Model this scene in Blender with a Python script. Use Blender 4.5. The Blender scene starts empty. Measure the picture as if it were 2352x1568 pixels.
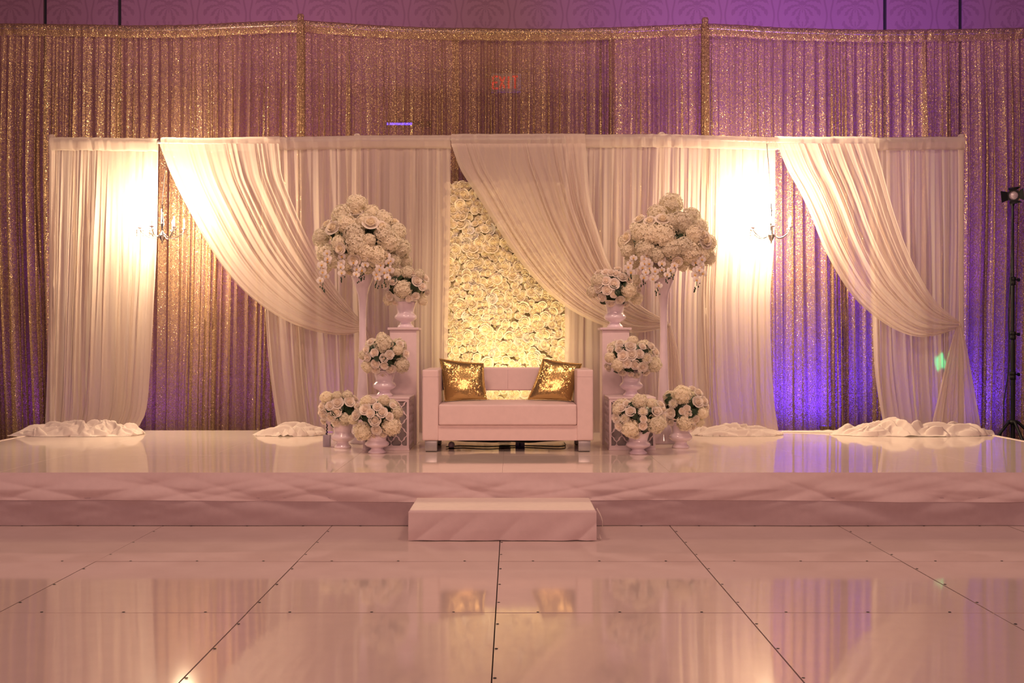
import bpy, bmesh, math, random
import numpy as np
from mathutils import Vector, Quaternion, Matrix, noise as mnoise

S = bpy.context.scene
C = S.collection
PI = math.pi
F = 2444.0          # focal length in pixels of the 2352-wide frame
H = 1.33            # eye height
YS0, YS1, ZS = 7.70, 11.37, 0.381     # stage front, stage back, stage top


def X(px, Y): return (px - 1176.0) * Y / F
def Z(py, Y): return H - (py - 784.0) * Y / F


# ------------------------------------------------------------------ camera, world, lights, exposure
cam = bpy.data.cameras.new('camera')
cam.sensor_width = 36.0
cam.lens = 36.0 * F / 2352.0
cam.clip_end = 100
camo = bpy.data.objects.new('camera', cam)
C.objects.link(camo)
camo.location = (0, 0, H)
camo.rotation_euler = (PI / 2, 0, 0)
S.camera = camo

world = bpy.data.worlds.new('ballroom_world')
world.use_nodes = True
bg = world.node_tree.nodes['Background']
bg.inputs[0].default_value = (0.42, 0.20, 0.33, 1)
bg.inputs[1].default_value = 0.22
S.world = world

S.view_settings.view_transform = 'Standard'
S.view_settings.look = 'None'
S.view_settings.exposure = 0.0
S.view_settings.gamma = 1.0
S.view_settings.use_curve_mapping = False
S.cycles.max_bounces = 7
S.cycles.diffuse_bounces = 3
S.cycles.glossy_bounces = 3
S.cycles.transmission_bounces = 4
S.cycles.transparent_max_bounces = 16
S.cycles.use_denoising = True
S.cycles.sample_clamp_indirect = 3.0
S.cycles.caustics_reflective = False
S.cycles.caustics_refractive = False


def light(name, kind, loc, power, color, target=None, **kw):
    d = bpy.data.lights.new(name, kind)
    d.energy = power
    d.color = color
    for k, v in kw.items():
        setattr(d, k, v)
    o = bpy.data.objects.new(name, d)
    C.objects.link(o)
    o.location = loc
    if target is not None:
        o.rotation_euler = (Vector(target) - Vector(loc)).to_track_quat('-Z', 'Y').to_euler()
    return o


WARM = (1.0, 0.565, 0.42)
# the ballroom's ceiling lamps, out over the dance floor
for i, (lx, ly) in enumerate([(-3.2, -6.0), (0.0, -6.5), (3.2, -6.0), (-2.2, 6.0), (2.2, 6.0)]):
    light('ceiling_lamp', 'AREA', (lx, ly, 7.0), 285.0 if i < 3 else 140.0, WARM if i < 3 else (1.0, .66, .47),
          (lx * 0.3, ly + (14.0 if i < 3 else 4.2), 1.0), shape='DISK', size=1.1)
# two chandeliers, and a fill lamp behind each
CH = [(-3.59, 10.92, 2.60), (2.66, 10.92, 2.60)]
for c in CH:
    light('chandelier_and_fill', 'POINT', (c[0] - .10, c[1] - .06, c[2] + 0.04), 105.0, (1.0, 0.76, 0.46), shadow_soft_size=0.08)
    light('chandelier_and_fill', 'POINT', (c[0] + .06, c[1] + .53, c[2] + 0.02), 225.0, (1.0, 0.76, 0.46), shadow_soft_size=0.08)  # added lamp without a fixture, lights the gold curtain and drape backs
# warm uplight behind the sofa, grazing the flower wall
light('flower_wall_light', 'SPOT', (-0.07, 10.12, 0.60), 145.0, (1.0, 0.73, 0.34), (-0.05, 11.2, 1.66),
      spot_size=1.75, spot_blend=1.0, shadow_soft_size=0.05)
# added unseen spot from above, brightens and evens the flower wall
light('flower_wall_fill', 'SPOT', (-.4, 3.2, 7.2), 1050.0, (1.0, 0.70, 0.38), (-.18, 11.27, 1.85), spot_size=.23, spot_blend=.9, shadow_soft_size=.1)
BLUE = (0.085, 0.03, 1.0)
VIOLET = (0.34, 0.07, 0.95)
UP = [(1893, 520, BLUE), (2235, 420, BLUE), (1715, 240, BLUE), (785, 200, VIOLET), (90, 60, VIOLET), (345, 40, VIOLET),
      (560, 14, VIOLET)]
for px, p, c in UP:
    x = X(px, 12.75)
    light('wall_uplight', 'SPOT', (x, 12.62, 0.34), p, c, (x, 13.3, 1.35), spot_size=2.8, spot_blend=0.9, shadow_soft_size=0.06)
for px, p, c in ((60, 110, VIOLET), (480, 190, (.5, .08, .8)), (720, 210, (.5, .08, .8)), (1560, 400, (.36, .06, 1.0)), (1760, 620, (.24, .04, 1.0)), (1990, 560, (.24, .04, 1.0)), (2270, 240, (.28, .05, 1.0))):
    x = X(px, 12.8)
    light('wall_uplight', 'SPOT', (x, 12.5, 0.3), p * 5, c, (x, 13.3, 5.2), spot_size=.75, spot_blend=1.0, shadow_soft_size=0.06)
# wash on the upper wall from the purple room lighting
for lx, p in ((-2.9, 70.0), (2.7, 130.0), (6.2, 90.0)):
    light('purple_wash', 'SPOT', (lx * 0.7, 5.0, 7.4), p * 6, (0.36, 0.06, 0.95), (lx, 13.3, 5.3),
          spot_size=0.75, spot_blend=1.0, shadow_soft_size=0.3)
# green laser dots on the right-hand drape
light('laser_dot', 'SPOT', (3.0, 5.0, 6.5), 9000.0, (0.0, 1.0, 0.35), (X(2163, 11.05), 11.05, Z(815, 11.05)),
      spot_size=0.004, spot_blend=0.6, shadow_soft_size=0.01)


# ------------------------------------------------------------------ materials
def new_mat(name):
    m = bpy.data.materials.new(name)
    m.use_nodes = True
    nt = m.node_tree
    for n in list(nt.nodes):
        nt.nodes.remove(n)
    out = nt.nodes.new('ShaderNodeOutputMaterial')
    return m, nt, out


def node(nt, t, **kw):
    n = nt.nodes.new(t)
    for k, v in kw.items():
        if isinstance(k, str) and hasattr(n, k):
            setattr(n, k, v)
    return n


def pbr(name, col, rough=0.5, metal=0.0, spec=0.5, var=0.06, scale=20.0, bump=0.0, bscale=200.0, coat=0.0, trans=0.0):
    """principled surface with a little procedural colour variation and optional fine relief"""
    m, nt, out = new_mat(name)
    p = nt.nodes.new('ShaderNodeBsdfPrincipled')
    tc = nt.nodes.new('ShaderNodeTexCoord')
    nz = nt.nodes.new('ShaderNodeTexNoise')
    nz.inputs['Scale'].default_value = scale
    nt.links.new(tc.outputs['Object'], nz.inputs['Vector'])
    rp = nt.nodes.new('ShaderNodeMapRange')
    rp.inputs[3].default_value = 1 - var
    rp.inputs[4].default_value = 1 + var
    nt.links.new(nz.outputs[0], rp.inputs[0])
    mx = nt.nodes.new('ShaderNodeVectorMath')
    mx.operation = 'SCALE'
    mx.inputs[0].default_value = col
    nt.links.new(rp.outputs[0], mx.inputs['Scale'])
    nt.links.new(mx.outputs[0], p.inputs['Base Color'])
    p.inputs['Roughness'].default_value = rough
    p.inputs['Metallic'].default_value = metal
    p.inputs['Specular IOR Level'].default_value = spec
    p.inputs['Coat Weight'].default_value = coat
    p.inputs['Transmission Weight'].default_value = trans
    if bump:
        n2 = nt.nodes.new('ShaderNodeTexNoise')
        n2.inputs['Scale'].default_value = bscale
        nt.links.new(tc.outputs['Object'], n2.inputs['Vector'])
        b = nt.nodes.new('ShaderNodeBump')
        b.inputs['Strength'].default_value = bump
        b.inputs['Distance'].default_value = 0.01
        nt.links.new(n2.outputs[0], b.inputs['Height'])
        nt.links.new(b.outputs[0], p.inputs['Normal'])
    nt.links.new(p.outputs[0], out.inputs[0])
    return m


def emit(name, col, strength):
    m, nt, out = new_mat(name)
    e = nt.nodes.new('ShaderNodeEmission')
    e.inputs[0].default_value = (*col, 1)
    e.inputs[1].default_value = strength
    nt.links.new(e.outputs[0], out.inputs[0])
    return m


def sheer(name, col, trl, dens_lo, dens_hi):
    """sheer chiffon: diffuse and translucent cloth, holes of the weave let the view through; attribute 'density' is how bunched it hangs"""
    m, nt, out = new_mat(name)
    L = nt.links.new
    d = nt.nodes.new('ShaderNodeBsdfDiffuse'); d.inputs[0].default_value = (*col, 1)
    t = nt.nodes.new('ShaderNodeBsdfTranslucent'); t.inputs[0].default_value = (*col, 1)
    mx = nt.nodes.new('ShaderNodeMixShader'); mx.inputs[0].default_value = trl
    L(d.outputs[0], mx.inputs[1]); L(t.outputs[0], mx.inputs[2])
    tr = nt.nodes.new('ShaderNodeBsdfTransparent')
    at = nt.nodes.new('ShaderNodeAttribute'); at.attribute_name = 'density'
    mr = nt.nodes.new('ShaderNodeMapRange')
    mr.inputs[3].default_value = dens_lo; mr.inputs[4].default_value = dens_hi
    L(at.outputs['Fac'], mr.inputs[0])
    m2 = nt.nodes.new('ShaderNodeMixShader')
    L(mr.outputs[0], m2.inputs[0]); L(tr.outputs[0], m2.inputs[1]); L(mx.outputs[0], m2.inputs[2])
    L(m2.outputs[0], out.inputs[0])
    return m


def sequin_cloth(name):
    """gold sequinned mesh: small discs each with its own tilt on a see-through ground"""
    m, nt, out = new_mat(name)
    L = nt.links.new
    tc = nt.nodes.new('ShaderNodeTexCoord')
    vo = nt.nodes.new('ShaderNodeTexVoronoi'); vo.inputs['Scale'].default_value = 170.0
    L(tc.outputs['Object'], vo.inputs['Vector'])
    sub = nt.nodes.new('ShaderNodeVectorMath'); sub.operation = 'SUBTRACT'; sub.inputs[1].default_value = (.5, .5, .5)
    L(vo.outputs['Color'], sub.inputs[0])
    sc = nt.nodes.new('ShaderNodeVectorMath'); sc.operation = 'SCALE'; sc.inputs['Scale'].default_value = 1.1
    L(sub.outputs[0], sc.inputs[0])
    ge = nt.nodes.new('ShaderNodeNewGeometry')
    ad = nt.nodes.new('ShaderNodeVectorMath'); L(sc.outputs[0], ad.inputs[0]); L(ge.outputs['Normal'], ad.inputs[1])
    no = nt.nodes.new('ShaderNodeVectorMath'); no.operation = 'NORMALIZE'; L(ad.outputs[0], no.inputs[0])
    g = nt.nodes.new('ShaderNodeBsdfGlossy'); g.inputs[0].default_value = (.66, .48, .23, 1); g.inputs['Roughness'].default_value = .30
    L(no.outputs[0], g.inputs['Normal'])
    d = nt.nodes.new('ShaderNodeBsdfDiffuse'); d.inputs[0].default_value = (.40, .27, .115, 1)
    t = nt.nodes.new('ShaderNodeBsdfTranslucent'); t.inputs[0].default_value = (.42, .27, .15, 1)
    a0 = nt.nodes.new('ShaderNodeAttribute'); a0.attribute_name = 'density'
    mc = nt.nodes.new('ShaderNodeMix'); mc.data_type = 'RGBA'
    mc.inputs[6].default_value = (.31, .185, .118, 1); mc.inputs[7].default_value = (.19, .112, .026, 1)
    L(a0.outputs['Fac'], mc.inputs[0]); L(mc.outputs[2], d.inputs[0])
    m1 = nt.nodes.new('ShaderNodeMixShader'); m1.inputs[0].default_value = .25; L(d.outputs[0], m1.inputs[1]); L(t.outputs[0], m1.inputs[2])
    m2 = nt.nodes.new('ShaderNodeMixShader'); m2.inputs[0].default_value = .32; L(m1.outputs[0], m2.inputs[1]); L(g.outputs[0], m2.inputs[2])
    tr = nt.nodes.new('ShaderNodeBsdfTransparent'); tr.inputs[0].default_value = (1, .95, .9, 1)
    at = nt.nodes.new('ShaderNodeAttribute'); at.attribute_name = 'density'
    mr = nt.nodes.new('ShaderNodeMapRange'); mr.inputs[3].default_value = .46; mr.inputs[4].default_value = 1.2
    L(at.outputs['Fac'], mr.inputs[0])
    sp = nt.nodes.new('ShaderNodeSeparateColor'); L(vo.outputs['Color'], sp.inputs[0])
    df = nt.nodes.new('ShaderNodeMath'); df.operation = 'SUBTRACT'; L(mr.outputs[0], df.inputs[0]); L(sp.outputs[2], df.inputs[1])
    cov = nt.nodes.new('ShaderNodeMapRange'); cov.inputs[1].default_value = -.25; cov.inputs[2].default_value = .15
    cov.inputs[3].default_value = .30; cov.inputs[4].default_value = 1.0; L(df.outputs[0], cov.inputs[0])
    mr = cov
    m3 = nt.nodes.new('ShaderNodeMixShader'); L(mr.outputs[0], m3.inputs[0]); L(tr.outputs[0], m3.inputs[1]); L(m2.outputs[0], m3.inputs[2])
    L(m3.outputs[0], out.inputs[0])
    return m


def pillow_sequin(name):
    m, nt, out = new_mat(name)
    L = nt.links.new
    tc = nt.nodes.new('ShaderNodeTexCoord')
    vo = nt.nodes.new('ShaderNodeTexVoronoi'); vo.inputs['Scale'].default_value = 120.0
    L(tc.outputs['Object'], vo.inputs['Vector'])
    nz = nt.nodes.new('ShaderNodeTexNoise'); nz.inputs['Scale'].default_value = 7.0; nz.inputs['Detail'].default_value = 3
    L(tc.outputs['Object'], nz.inputs['Vector'])
    mr = nt.nodes.new('ShaderNodeMapRange'); mr.inputs[1].default_value = .45; mr.inputs[2].default_value = .6
    mr.inputs[3].default_value = .12; mr.inputs[4].default_value = .75
    L(nz.outputs[0], mr.inputs[0])
    sub = nt.nodes.new('ShaderNodeVectorMath'); sub.operation = 'SUBTRACT'; sub.inputs[1].default_value = (.5, .5, .5)
    L(vo.outputs['Color'], sub.inputs[0])
    sc = nt.nodes.new('ShaderNodeVectorMath'); sc.operation = 'SCALE'
    L(sub.outputs[0], sc.inputs[0]); L(mr.outputs[0], sc.inputs['Scale'])
    ge = nt.nodes.new('ShaderNodeNewGeometry')
    ad = nt.nodes.new('ShaderNodeVectorMath'); L(sc.outputs[0], ad.inputs[0]); L(ge.outputs['Normal'], ad.inputs[1])
    no = nt.nodes.new('ShaderNodeVectorMath'); no.operation = 'NORMALIZE'; L(ad.outputs[0], no.inputs[0])
    p = nt.nodes.new('ShaderNodeBsdfPrincipled')
    p.inputs['Base Color'].default_value = (.62, .43, .16, 1)
    p.inputs['Metallic'].default_value = .9; p.inputs['Roughness'].default_value = .27
    L(no.outputs[0], p.inputs['Normal'])
    L(p.outputs[0], out.inputs[0])
    return m


def petal_mat(name, col, heart, trl=.18):
    """petal: colour deepens towards the heart of the flower (distance from its axis), a little light comes through"""
    m, nt, out = new_mat(name)
    L = nt.links.new
    at = nt.nodes.new('ShaderNodeAttribute'); at.attribute_name = 'heart'
    ri = nt.nodes.new('ShaderNodeObjectInfo')
    mc = nt.nodes.new('ShaderNodeMix'); mc.data_type = 'RGBA'
    mc.inputs[6].default_value = (*col, 1); mc.inputs[7].default_value = (*heart, 1)
    L(at.outputs['Fac'], mc.inputs[0])
    rr = nt.nodes.new('ShaderNodeMapRange'); rr.inputs[3].default_value = .90; rr.inputs[4].default_value = 1.06
    L(ri.outputs['Random'], rr.inputs[0])
    sc = nt.nodes.new('ShaderNodeVectorMath'); sc.operation = 'SCALE'
    L(mc.outputs[2], sc.inputs[0]); L(rr.outputs[0], sc.inputs['Scale'])
    d = nt.nodes.new('ShaderNodeBsdfDiffuse'); L(sc.outputs[0], d.inputs[0])
    t = nt.nodes.new('ShaderNodeBsdfTranslucent'); L(sc.outputs[0], t.inputs[0])
    mx = nt.nodes.new('ShaderNodeMixShader'); mx.inputs[0].default_value = trl
    L(d.outputs[0], mx.inputs[1]); L(t.outputs[0], mx.inputs[2])
    L(mx.outputs[0], out.inputs[0])
    return m


def wallpaper(name):
    """tone-on-tone palm-tree damask printed on fabric"""
    m, nt, out = new_mat(name)
    L = nt.links.new

    def M(op, a, b=None, c=None):
        n = nt.nodes.new('ShaderNodeMath'); n.operation = op
        for i, v in enumerate((a, b, c)):
            if v is None: continue
            if isinstance(v, (int, float)): n.inputs[i].default_value = v
            else: L(v, n.inputs[i])
        return n.outputs[0]
    ge = nt.nodes.new('ShaderNodeNewGeometry')
    sp = nt.nodes.new('ShaderNodeSeparateXYZ'); L(ge.outputs['Position'], sp.inputs[0])
    x, z = sp.outputs[0], sp.outputs[2]
    per = .66
    u = M('ABSOLUTE', M('SUBTRACT', M('FRACT', M('DIVIDE', x, per)), .5))      # 0 centre of a palm .. .5 trunk between arches
    u = M('MULTIPLY', u, per)
    v = M('MULTIPLY', M('FRACT', M('DIVIDE', z, .45)), .45)

    def fan(cz, n, rmax, droop):
        dz = M('SUBTRACT', v, cz)
        r = M('SQRT', M('ADD', M('MULTIPLY', u, u), M('MULTIPLY', dz, dz)))
        a = M('ARCTAN2', u, dz)
        a = M('SUBTRACT', a, M('MULTIPLY', r, droop))
        k = M('SINE', M('MULTIPLY', a, n))
        vein = M('SINE', M('ADD', M('MULTIPLY', r, 150.0), M('MULTIPLY', a, 9.0)))
        k = M('ADD', k, M('MULTIPLY', vein, .35))
        k = M('GREATER_THAN', k, .25)
        return M('MULTIPLY', k, M('LESS_THAN', r, rmax))
    f = M('MAXIMUM', fan(.10, 9.0, .24, 4.5), fan(.30, 7.0, .17, -5.0))
    arch = M('ABSOLUTE', M('SUBTRACT', u, M('ADD', .29, M('MULTIPLY', M('COSINE', M('MULTIPLY', v, 13.96)), .016))))
    f = M('MAXIMUM', f, M('LESS_THAN', arch, .011))
    nz = nt.nodes.new('ShaderNodeTexNoise'); nz.inputs['Scale'].default_value = 260.0
    L(ge.outputs['Position'], nz.inputs['Vector'])
    f = M('MULTIPLY', f, M('ADD', .55, M('MULTIPLY', nz.outputs[0], .6)))
    mc = nt.nodes.new('ShaderNodeMix'); mc.data_type = 'RGBA'
    mc.inputs[6].default_value = (.26, .135, .155, 1); mc.inputs[7].default_value = (.205, .10, .118, 1)
    L(f, mc.inputs[0])
    p = nt.nodes.new('ShaderNodeBsdfPrincipled'); p.inputs['Roughness'].default_value = .75
    L(mc.outputs[2], p.inputs['Base Color'])
    L(p.outputs[0], out.inputs[0])
    return m


def gloss_floor(name, col, rough, spec, bump):
    m, nt, out = new_mat(name)
    L = nt.links.new
    p = nt.nodes.new('ShaderNodeBsdfPrincipled')
    tc = nt.nodes.new('ShaderNodeNewGeometry')
    nz = nt.nodes.new('ShaderNodeTexNoise'); nz.inputs['Scale'].default_value = 1.6; nz.inputs['Detail'].default_value = 4
    L(tc.outputs['Position'], nz.inputs['Vector'])
    mr = nt.nodes.new('ShaderNodeMapRange'); mr.inputs[3].default_value = rough * .6; mr.inputs[4].default_value = rough * 1.5
    L(nz.outputs[0], mr.inputs[0]); L(mr.outputs[0], p.inputs['Roughness'])
    n2 = nt.nodes.new('ShaderNodeTexNoise'); n2.inputs['Scale'].default_value = 2.2; n2.inputs['Detail'].default_value = 1
    L(tc.outputs['Position'], n2.inputs['Vector'])
    b = nt.nodes.new('ShaderNodeBump'); b.inputs['Strength'].default_value = bump; b.inputs['Distance'].default_value = .01
    L(n2.outputs[0], b.inputs['Height']); L(b.outputs[0], p.inputs['Normal'])
    n3 = nt.nodes.new('ShaderNodeTexNoise'); n3.inputs['Scale'].default_value = 9.0; n3.inputs['Detail'].default_value = 5
    L(tc.outputs['Position'], n3.inputs['Vector'])
    m3 = nt.nodes.new('ShaderNodeMapRange'); m3.inputs[3].default_value = .94; m3.inputs[4].default_value = 1.03
    L(n3.outputs[0], m3.inputs[0])
    sc = nt.nodes.new('ShaderNodeVectorMath'); sc.operation = 'SCALE'; sc.inputs[0].default_value = col
    L(m3.outputs[0], sc.inputs['Scale']); L(sc.outputs[0], p.inputs['Base Color'])
    p.inputs['Specular IOR Level'].default_value = spec
    L(p.outputs[0], out.inputs[0])
    return m


MT = dict(
    white_cloth=pbr('white_poly_cloth', (.82, .68, .61), .75, spec=.2, bump=.25, bscale=420),
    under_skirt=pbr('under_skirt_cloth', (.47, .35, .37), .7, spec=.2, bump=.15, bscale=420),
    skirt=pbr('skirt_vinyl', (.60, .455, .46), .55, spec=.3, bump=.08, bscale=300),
    chiffon=sheer('white_chiffon', (.77, .645, .58), .42, .76, .985),
    chiffon_dense=sheer('white_chiffon_pooled', (.72, .61, .56), .12, 1.0, 1.0),
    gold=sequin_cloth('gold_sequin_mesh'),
    pillow=pillow_sequin('gold_sequin_pillow'),
    panel=gloss_floor('white_dance_panel', (.60, .465, .435), .055, .75, .05),
    deck=gloss_floor('white_stage_deck', (.80, .665, .575), .05, .85, .04),
    carpet=pbr('dark_carpet', (.05, .035, .035), .9, bump=.4, bscale=300),
    dark=pbr('black_gap', (.006, .006, .007), .7),
    wall=wallpaper('palm_wallpaper'),
    leather=pbr('white_leatherette', (.80, .62, .60), .48, spec=.4, bump=.06, bscale=500),
    lacquer=pbr('white_lacquer', (.74, .59, .62), .52, spec=.4),
    ceramic=pbr('white_glazed_ceramic', (.80, .67, .75), .16, spec=.6, coat=.6, var=.03),
    steel=pbr('brushed_steel', (.52, .50, .50), .38, metal=.85),
    chrome=pbr('polished_chrome', (.72, .70, .68), .12, metal=1.0),
    grey_panel=pbr('grey_backing', (.34, .29, .29), .35, spec=.5),
    black=pbr('black_metal', (.010, .010, .011), .5, spec=.3),
    black_cloth=pbr('black_dust_cloth', (.008, .008, .008), .9),
    grey_block=pbr('grey_painted_metal', (.35, .30, .38), .4),
    lens=pbr('frosted_lens', (.45, .36, .42), .15, spec=.8),
    crystal=pbr('clear_crystal', (.98, .98, .98), .03, spec=.6, trans=.9, var=.01),
    bulb=emit('lit_bulb', (1.0, .80, .52), 25.0),
    exit_red=emit('exit_letters', (1.0, .05, .04), .9),
    led=emit('blue_led', (.12, .06, 1.0), 5.0),
    sign=pbr('sign_housing', (.40, .35, .32), .5),
    rose_cream=petal_mat('cream_rose_petal', (.93, .85, .75), (.92, .78, .50), .25),
    rose_blush=petal_mat('blush_rose_petal', (.94, .86, .77), (.92, .78, .62), .28),
    rose_wall=petal_mat('ivory_silk_petal', (.92, .84, .68), (.88, .75, .48), .2),
    rose_wall_white=petal_mat('white_silk_petal', (.86, .82, .78), (.82, .74, .56), .2),
    hydrangea=petal_mat('white_hydrangea_petal', (.98, .92, .77), (.96, .88, .70), .38),
    mum=petal_mat('white_mum_petal', (.88, .82, .73), (.84, .74, .46)),
    orchid=petal_mat('white_orchid_petal', (.88, .82, .80), (.80, .62, .30)),
    orchid_lip=pbr('yellow_orchid_lip', (.80, .42, .06), .6),
    leaf=pbr('dark_green_leaf', (.018, .040, .014), .45, var=.35, scale=30),
    stem=pbr('green_stem', (.05, .09, .03), .6),
    backing=pbr('ivory_backing', (.46, .40, .24), .8),
)


# ------------------------------------------------------------------ mesh helpers
def tag(o, label=None, cat=None, group=None, kind=None):
    if label: o['label'] = label
    if cat: o['category'] = cat
    if group: o['group'] = group
    if kind: o['kind'] = kind
    return o


def thing(name, label, cat, loc=(0, 0, 0), group=None):
    o = bpy.data.objects.new(name, None)
    o.empty_display_size = .1
    C.objects.link(o)
    o.location = loc
    return tag(o, label, cat, group)


def wloc(p):
    v = Vector((0, 0, 0))
    while p is not None:
        v += p.location
        p = p.parent
    return v


def link(name, me, parent=None, loc=None, rot=None, scale=None):
    o = bpy.data.objects.new(name, me)
    C.objects.link(o)
    if parent is not None:
        o.parent = parent
    if loc is not None: o.location = loc
    if rot is not None:
        o.rotation_mode = 'QUATERNION'
        o.rotation_quaternion = rot
    if scale is not None: o.scale = scale if not isinstance(scale, (int, float)) else (scale,) * 3
    return o


class MB:
    """collects quads, tubes, lathes and boxes in world space and links them as one mesh object"""

    def __init__(self):
        self.v, self.f, self.m, self.attr = [], [], [], []

    def grid(self, P, closed=False, mat=0, attr=None, flip=False):
        P = np.asarray(P, float)
        nv, nu = P.shape[:2]
        b = len(self.v)
        self.v.extend(map(tuple, P.reshape(-1, 3)))
        a = np.zeros(nv * nu) if attr is None else np.asarray(attr, float).reshape(-1)
        self.attr.extend(a)
        for j in range(nv - 1):
            for i in range(nu if closed else nu - 1):
                k = (i + 1) % nu
                q = (b + j * nu + i, b + j * nu + k, b + (j + 1) * nu + k, b + (j + 1) * nu + i)
                self.f.append(q[::-1] if flip else q)
                self.m.append(mat)
        return self

    def poly(self, pts, faces, mat=0):
        b = len(self.v)
        self.v.extend([tuple(p) for p in pts]); self.attr.extend([0.0] * len(pts))
        for f in faces:
            self.f.append(tuple(b + i for i in f)); self.m.append(mat)
        return self

    def box(self, x0, x1, y0, y1, z0, z1, bev=0.0, seg=2, mat=0):
        bm = bmesh.new()
        bmesh.ops.create_cube(bm, size=1)
        for v in bm.verts:
            v.co = (x0 if v.co.x < 0 else x1, y0 if v.co.y < 0 else y1, z0 if v.co.z < 0 else z1)
        if bev:
            bmesh.ops.bevel(bm, geom=list(bm.edges), offset=bev, segments=seg, profile=.5, affect='EDGES')
        bm.verts.index_update()
        self.poly([v.co[:] for v in bm.verts], [[v.index for v in f.verts] for f in bm.faces], mat)
        bm.free()
        return self

    def lathe(self, prof, c, n=32, mat=0):
        a = np.linspace(0, 2 * PI, n, endpoint=False)
        P = np.array([[(c[0] + r * math.cos(t), c[1] + r * math.sin(t), c[2] + h) for t in a] for r, h in prof])
        return self.grid(P, closed=True, mat=mat)

    def tube(self, pts, r, n=8, mat=0):
        pts = [Vector(p) for p in pts]
        rs = r if isinstance(r, (list, tuple, np.ndarray)) else [r] * len(pts)
        rows = []
        up = Vector((0, 0, 1))
        for i, p in enumerate(pts):
            d = (pts[min(i + 1, len(pts) - 1)] - pts[max(i - 1, 0)]).normalized()
            s = d.cross(up)
            if s.length < .05: s = d.cross(Vector((0, 1, 0)))
            s.normalize(); t = s.cross(d)
            rows.append([tuple(p + (s * math.cos(a) + t * math.sin(a)) * rs[i]) for a in np.linspace(0, 2 * PI, n, endpoint=False)])
        self.grid(np.array(rows), closed=True, mat=mat)
        for row, rev in ((rows[0], True), (rows[-1], False)):
            self.poly(row, [list(range(n))[::-1] if rev else list(range(n))], mat)
        return self

    def mesh(self, name, mats, origin=(0, 0, 0), smooth=True, attr=None):
        me = bpy.data.meshes.new(name)
        o = Vector(origin)
        me.from_pydata([(x - o.x, y - o.y, z - o.z) for x, y, z in self.v], [], self.f)
        for mt in (mats if isinstance(mats, (list, tuple)) else [mats]):
            me.materials.append(mt)
        me.polygons.foreach_set('material_index', self.m)
        me.polygons.foreach_set('use_smooth', [smooth] * len(self.f))
        if attr:
            a = me.attributes.new(attr, 'FLOAT', 'POINT')
            a.data.foreach_set('value', np.asarray(self.attr, np.float32))
        me.update()
        return me

    def build(self, name, mats, parent=None, smooth=True, attr=None, auto=None):
        o = wloc(parent)
        me = self.mesh(name, mats, o, smooth, attr)
        if auto is not None:
            me.set_sharp_from_angle(angle=math.radians(auto))
        return link(name, me, parent)


def polyline(pts, n):
    """n points evenly spaced along a smooth curve through pts"""
    p = np.asarray(pts, float)
    s = np.concatenate([[0], np.cumsum(np.linalg.norm(np.diff(p, axis=0), axis=1))])
    s /= s[-1]
    # catmull-rom densify
    dense = []
    for i in range(len(p) - 1):
        p0, p1, p2, p3 = p[max(i - 1, 0)], p[i], p[i + 1], p[min(i + 2, len(p) - 1)]
        for t in np.linspace(0, 1, 12, endpoint=False):
            dense.append(.5 * ((2 * p1) + (-p0 + p2) * t + (2 * p0 - 5 * p1 + 4 * p2 - p3) * t * t + (-p0 + 3 * p1 - 3 * p2 + p3) * t ** 3))
    dense.append(p[-1])
    d = np.array(dense)
    s = np.concatenate([[0], np.cumsum(np.linalg.norm(np.diff(d, axis=0), axis=1))])
    s /= s[-1]
    q = np.linspace(0, 1, n)
    return np.stack([np.interp(q, s, d[:, k]) for k in range(d.shape[1])], 1)


# ------------------------------------------------------------------ the setting: floor and back wall
PW, PX0 = 1.2192, -.08
floor = MB().poly([(-11, -1, -.012), (11, -1, -.012), (11, 13.5, -.012), (-11, 13.5, -.012)], [(0, 1, 2, 3)]).build('floor', MT['carpet'])
tag(floor, 'dark floor under the white dance floor panels', kind='structure')
rng = random.Random(3)
g = .0028
pm = MB().box(-PW / 2 + g, PW / 2 - g, -PW / 2 + g, PW / 2 - g, -.012, 0).mesh('floor_panel', MT['panel'], smooth=False)
for j in range(-4, 2):
    for i in range(-5, 5):
        cy = 6.436 + (j + .5) * PW
        o = link('floor_panel', pm, floor, (PX0 + (i + .5) * PW, cy, rng.uniform(-.0004, .0004)))
        o.rotation_euler = (math.radians(rng.gauss(0, .05)), math.radians(rng.gauss(0, .05)), 0)
holes = MB()
for j in range(-4, 2):
    for i in range(-5, 5):
        x0, y0 = PX0 + i * PW, 6.436 + j * PW
        for k in (.17, .5, .83):
            for (hx, hy) in ((x0 + k * PW, y0 + .012), (x0 + .012, y0 + k * PW)):
                holes.lathe([(.0001, .0012), (.007, .0012), (.008, .0006)], (hx, hy, .0008), 8)
tag(holes.build('lock_hole', MT['dark'], floor), kind='stuff')

YW = 13.3
wall = MB().box(-11, 11, YW + .03, YW + .12, -.01, 7.6).build('wall_back', MT['dark'], smooth=False)
tag(wall, kind='structure')
cuts = [-10.9, X(103, YW), X(274, YW), X(2033, YW), X(2206, YW), 10.9]
for a, b in zip(cuts[:-1], cuts[1:]):
    MB().box(a + .022, b - .022, YW, YW + .035, 0, 7.4, bev=.004).build('wall_panel', MT['wall'], wall, smooth=False)

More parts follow.
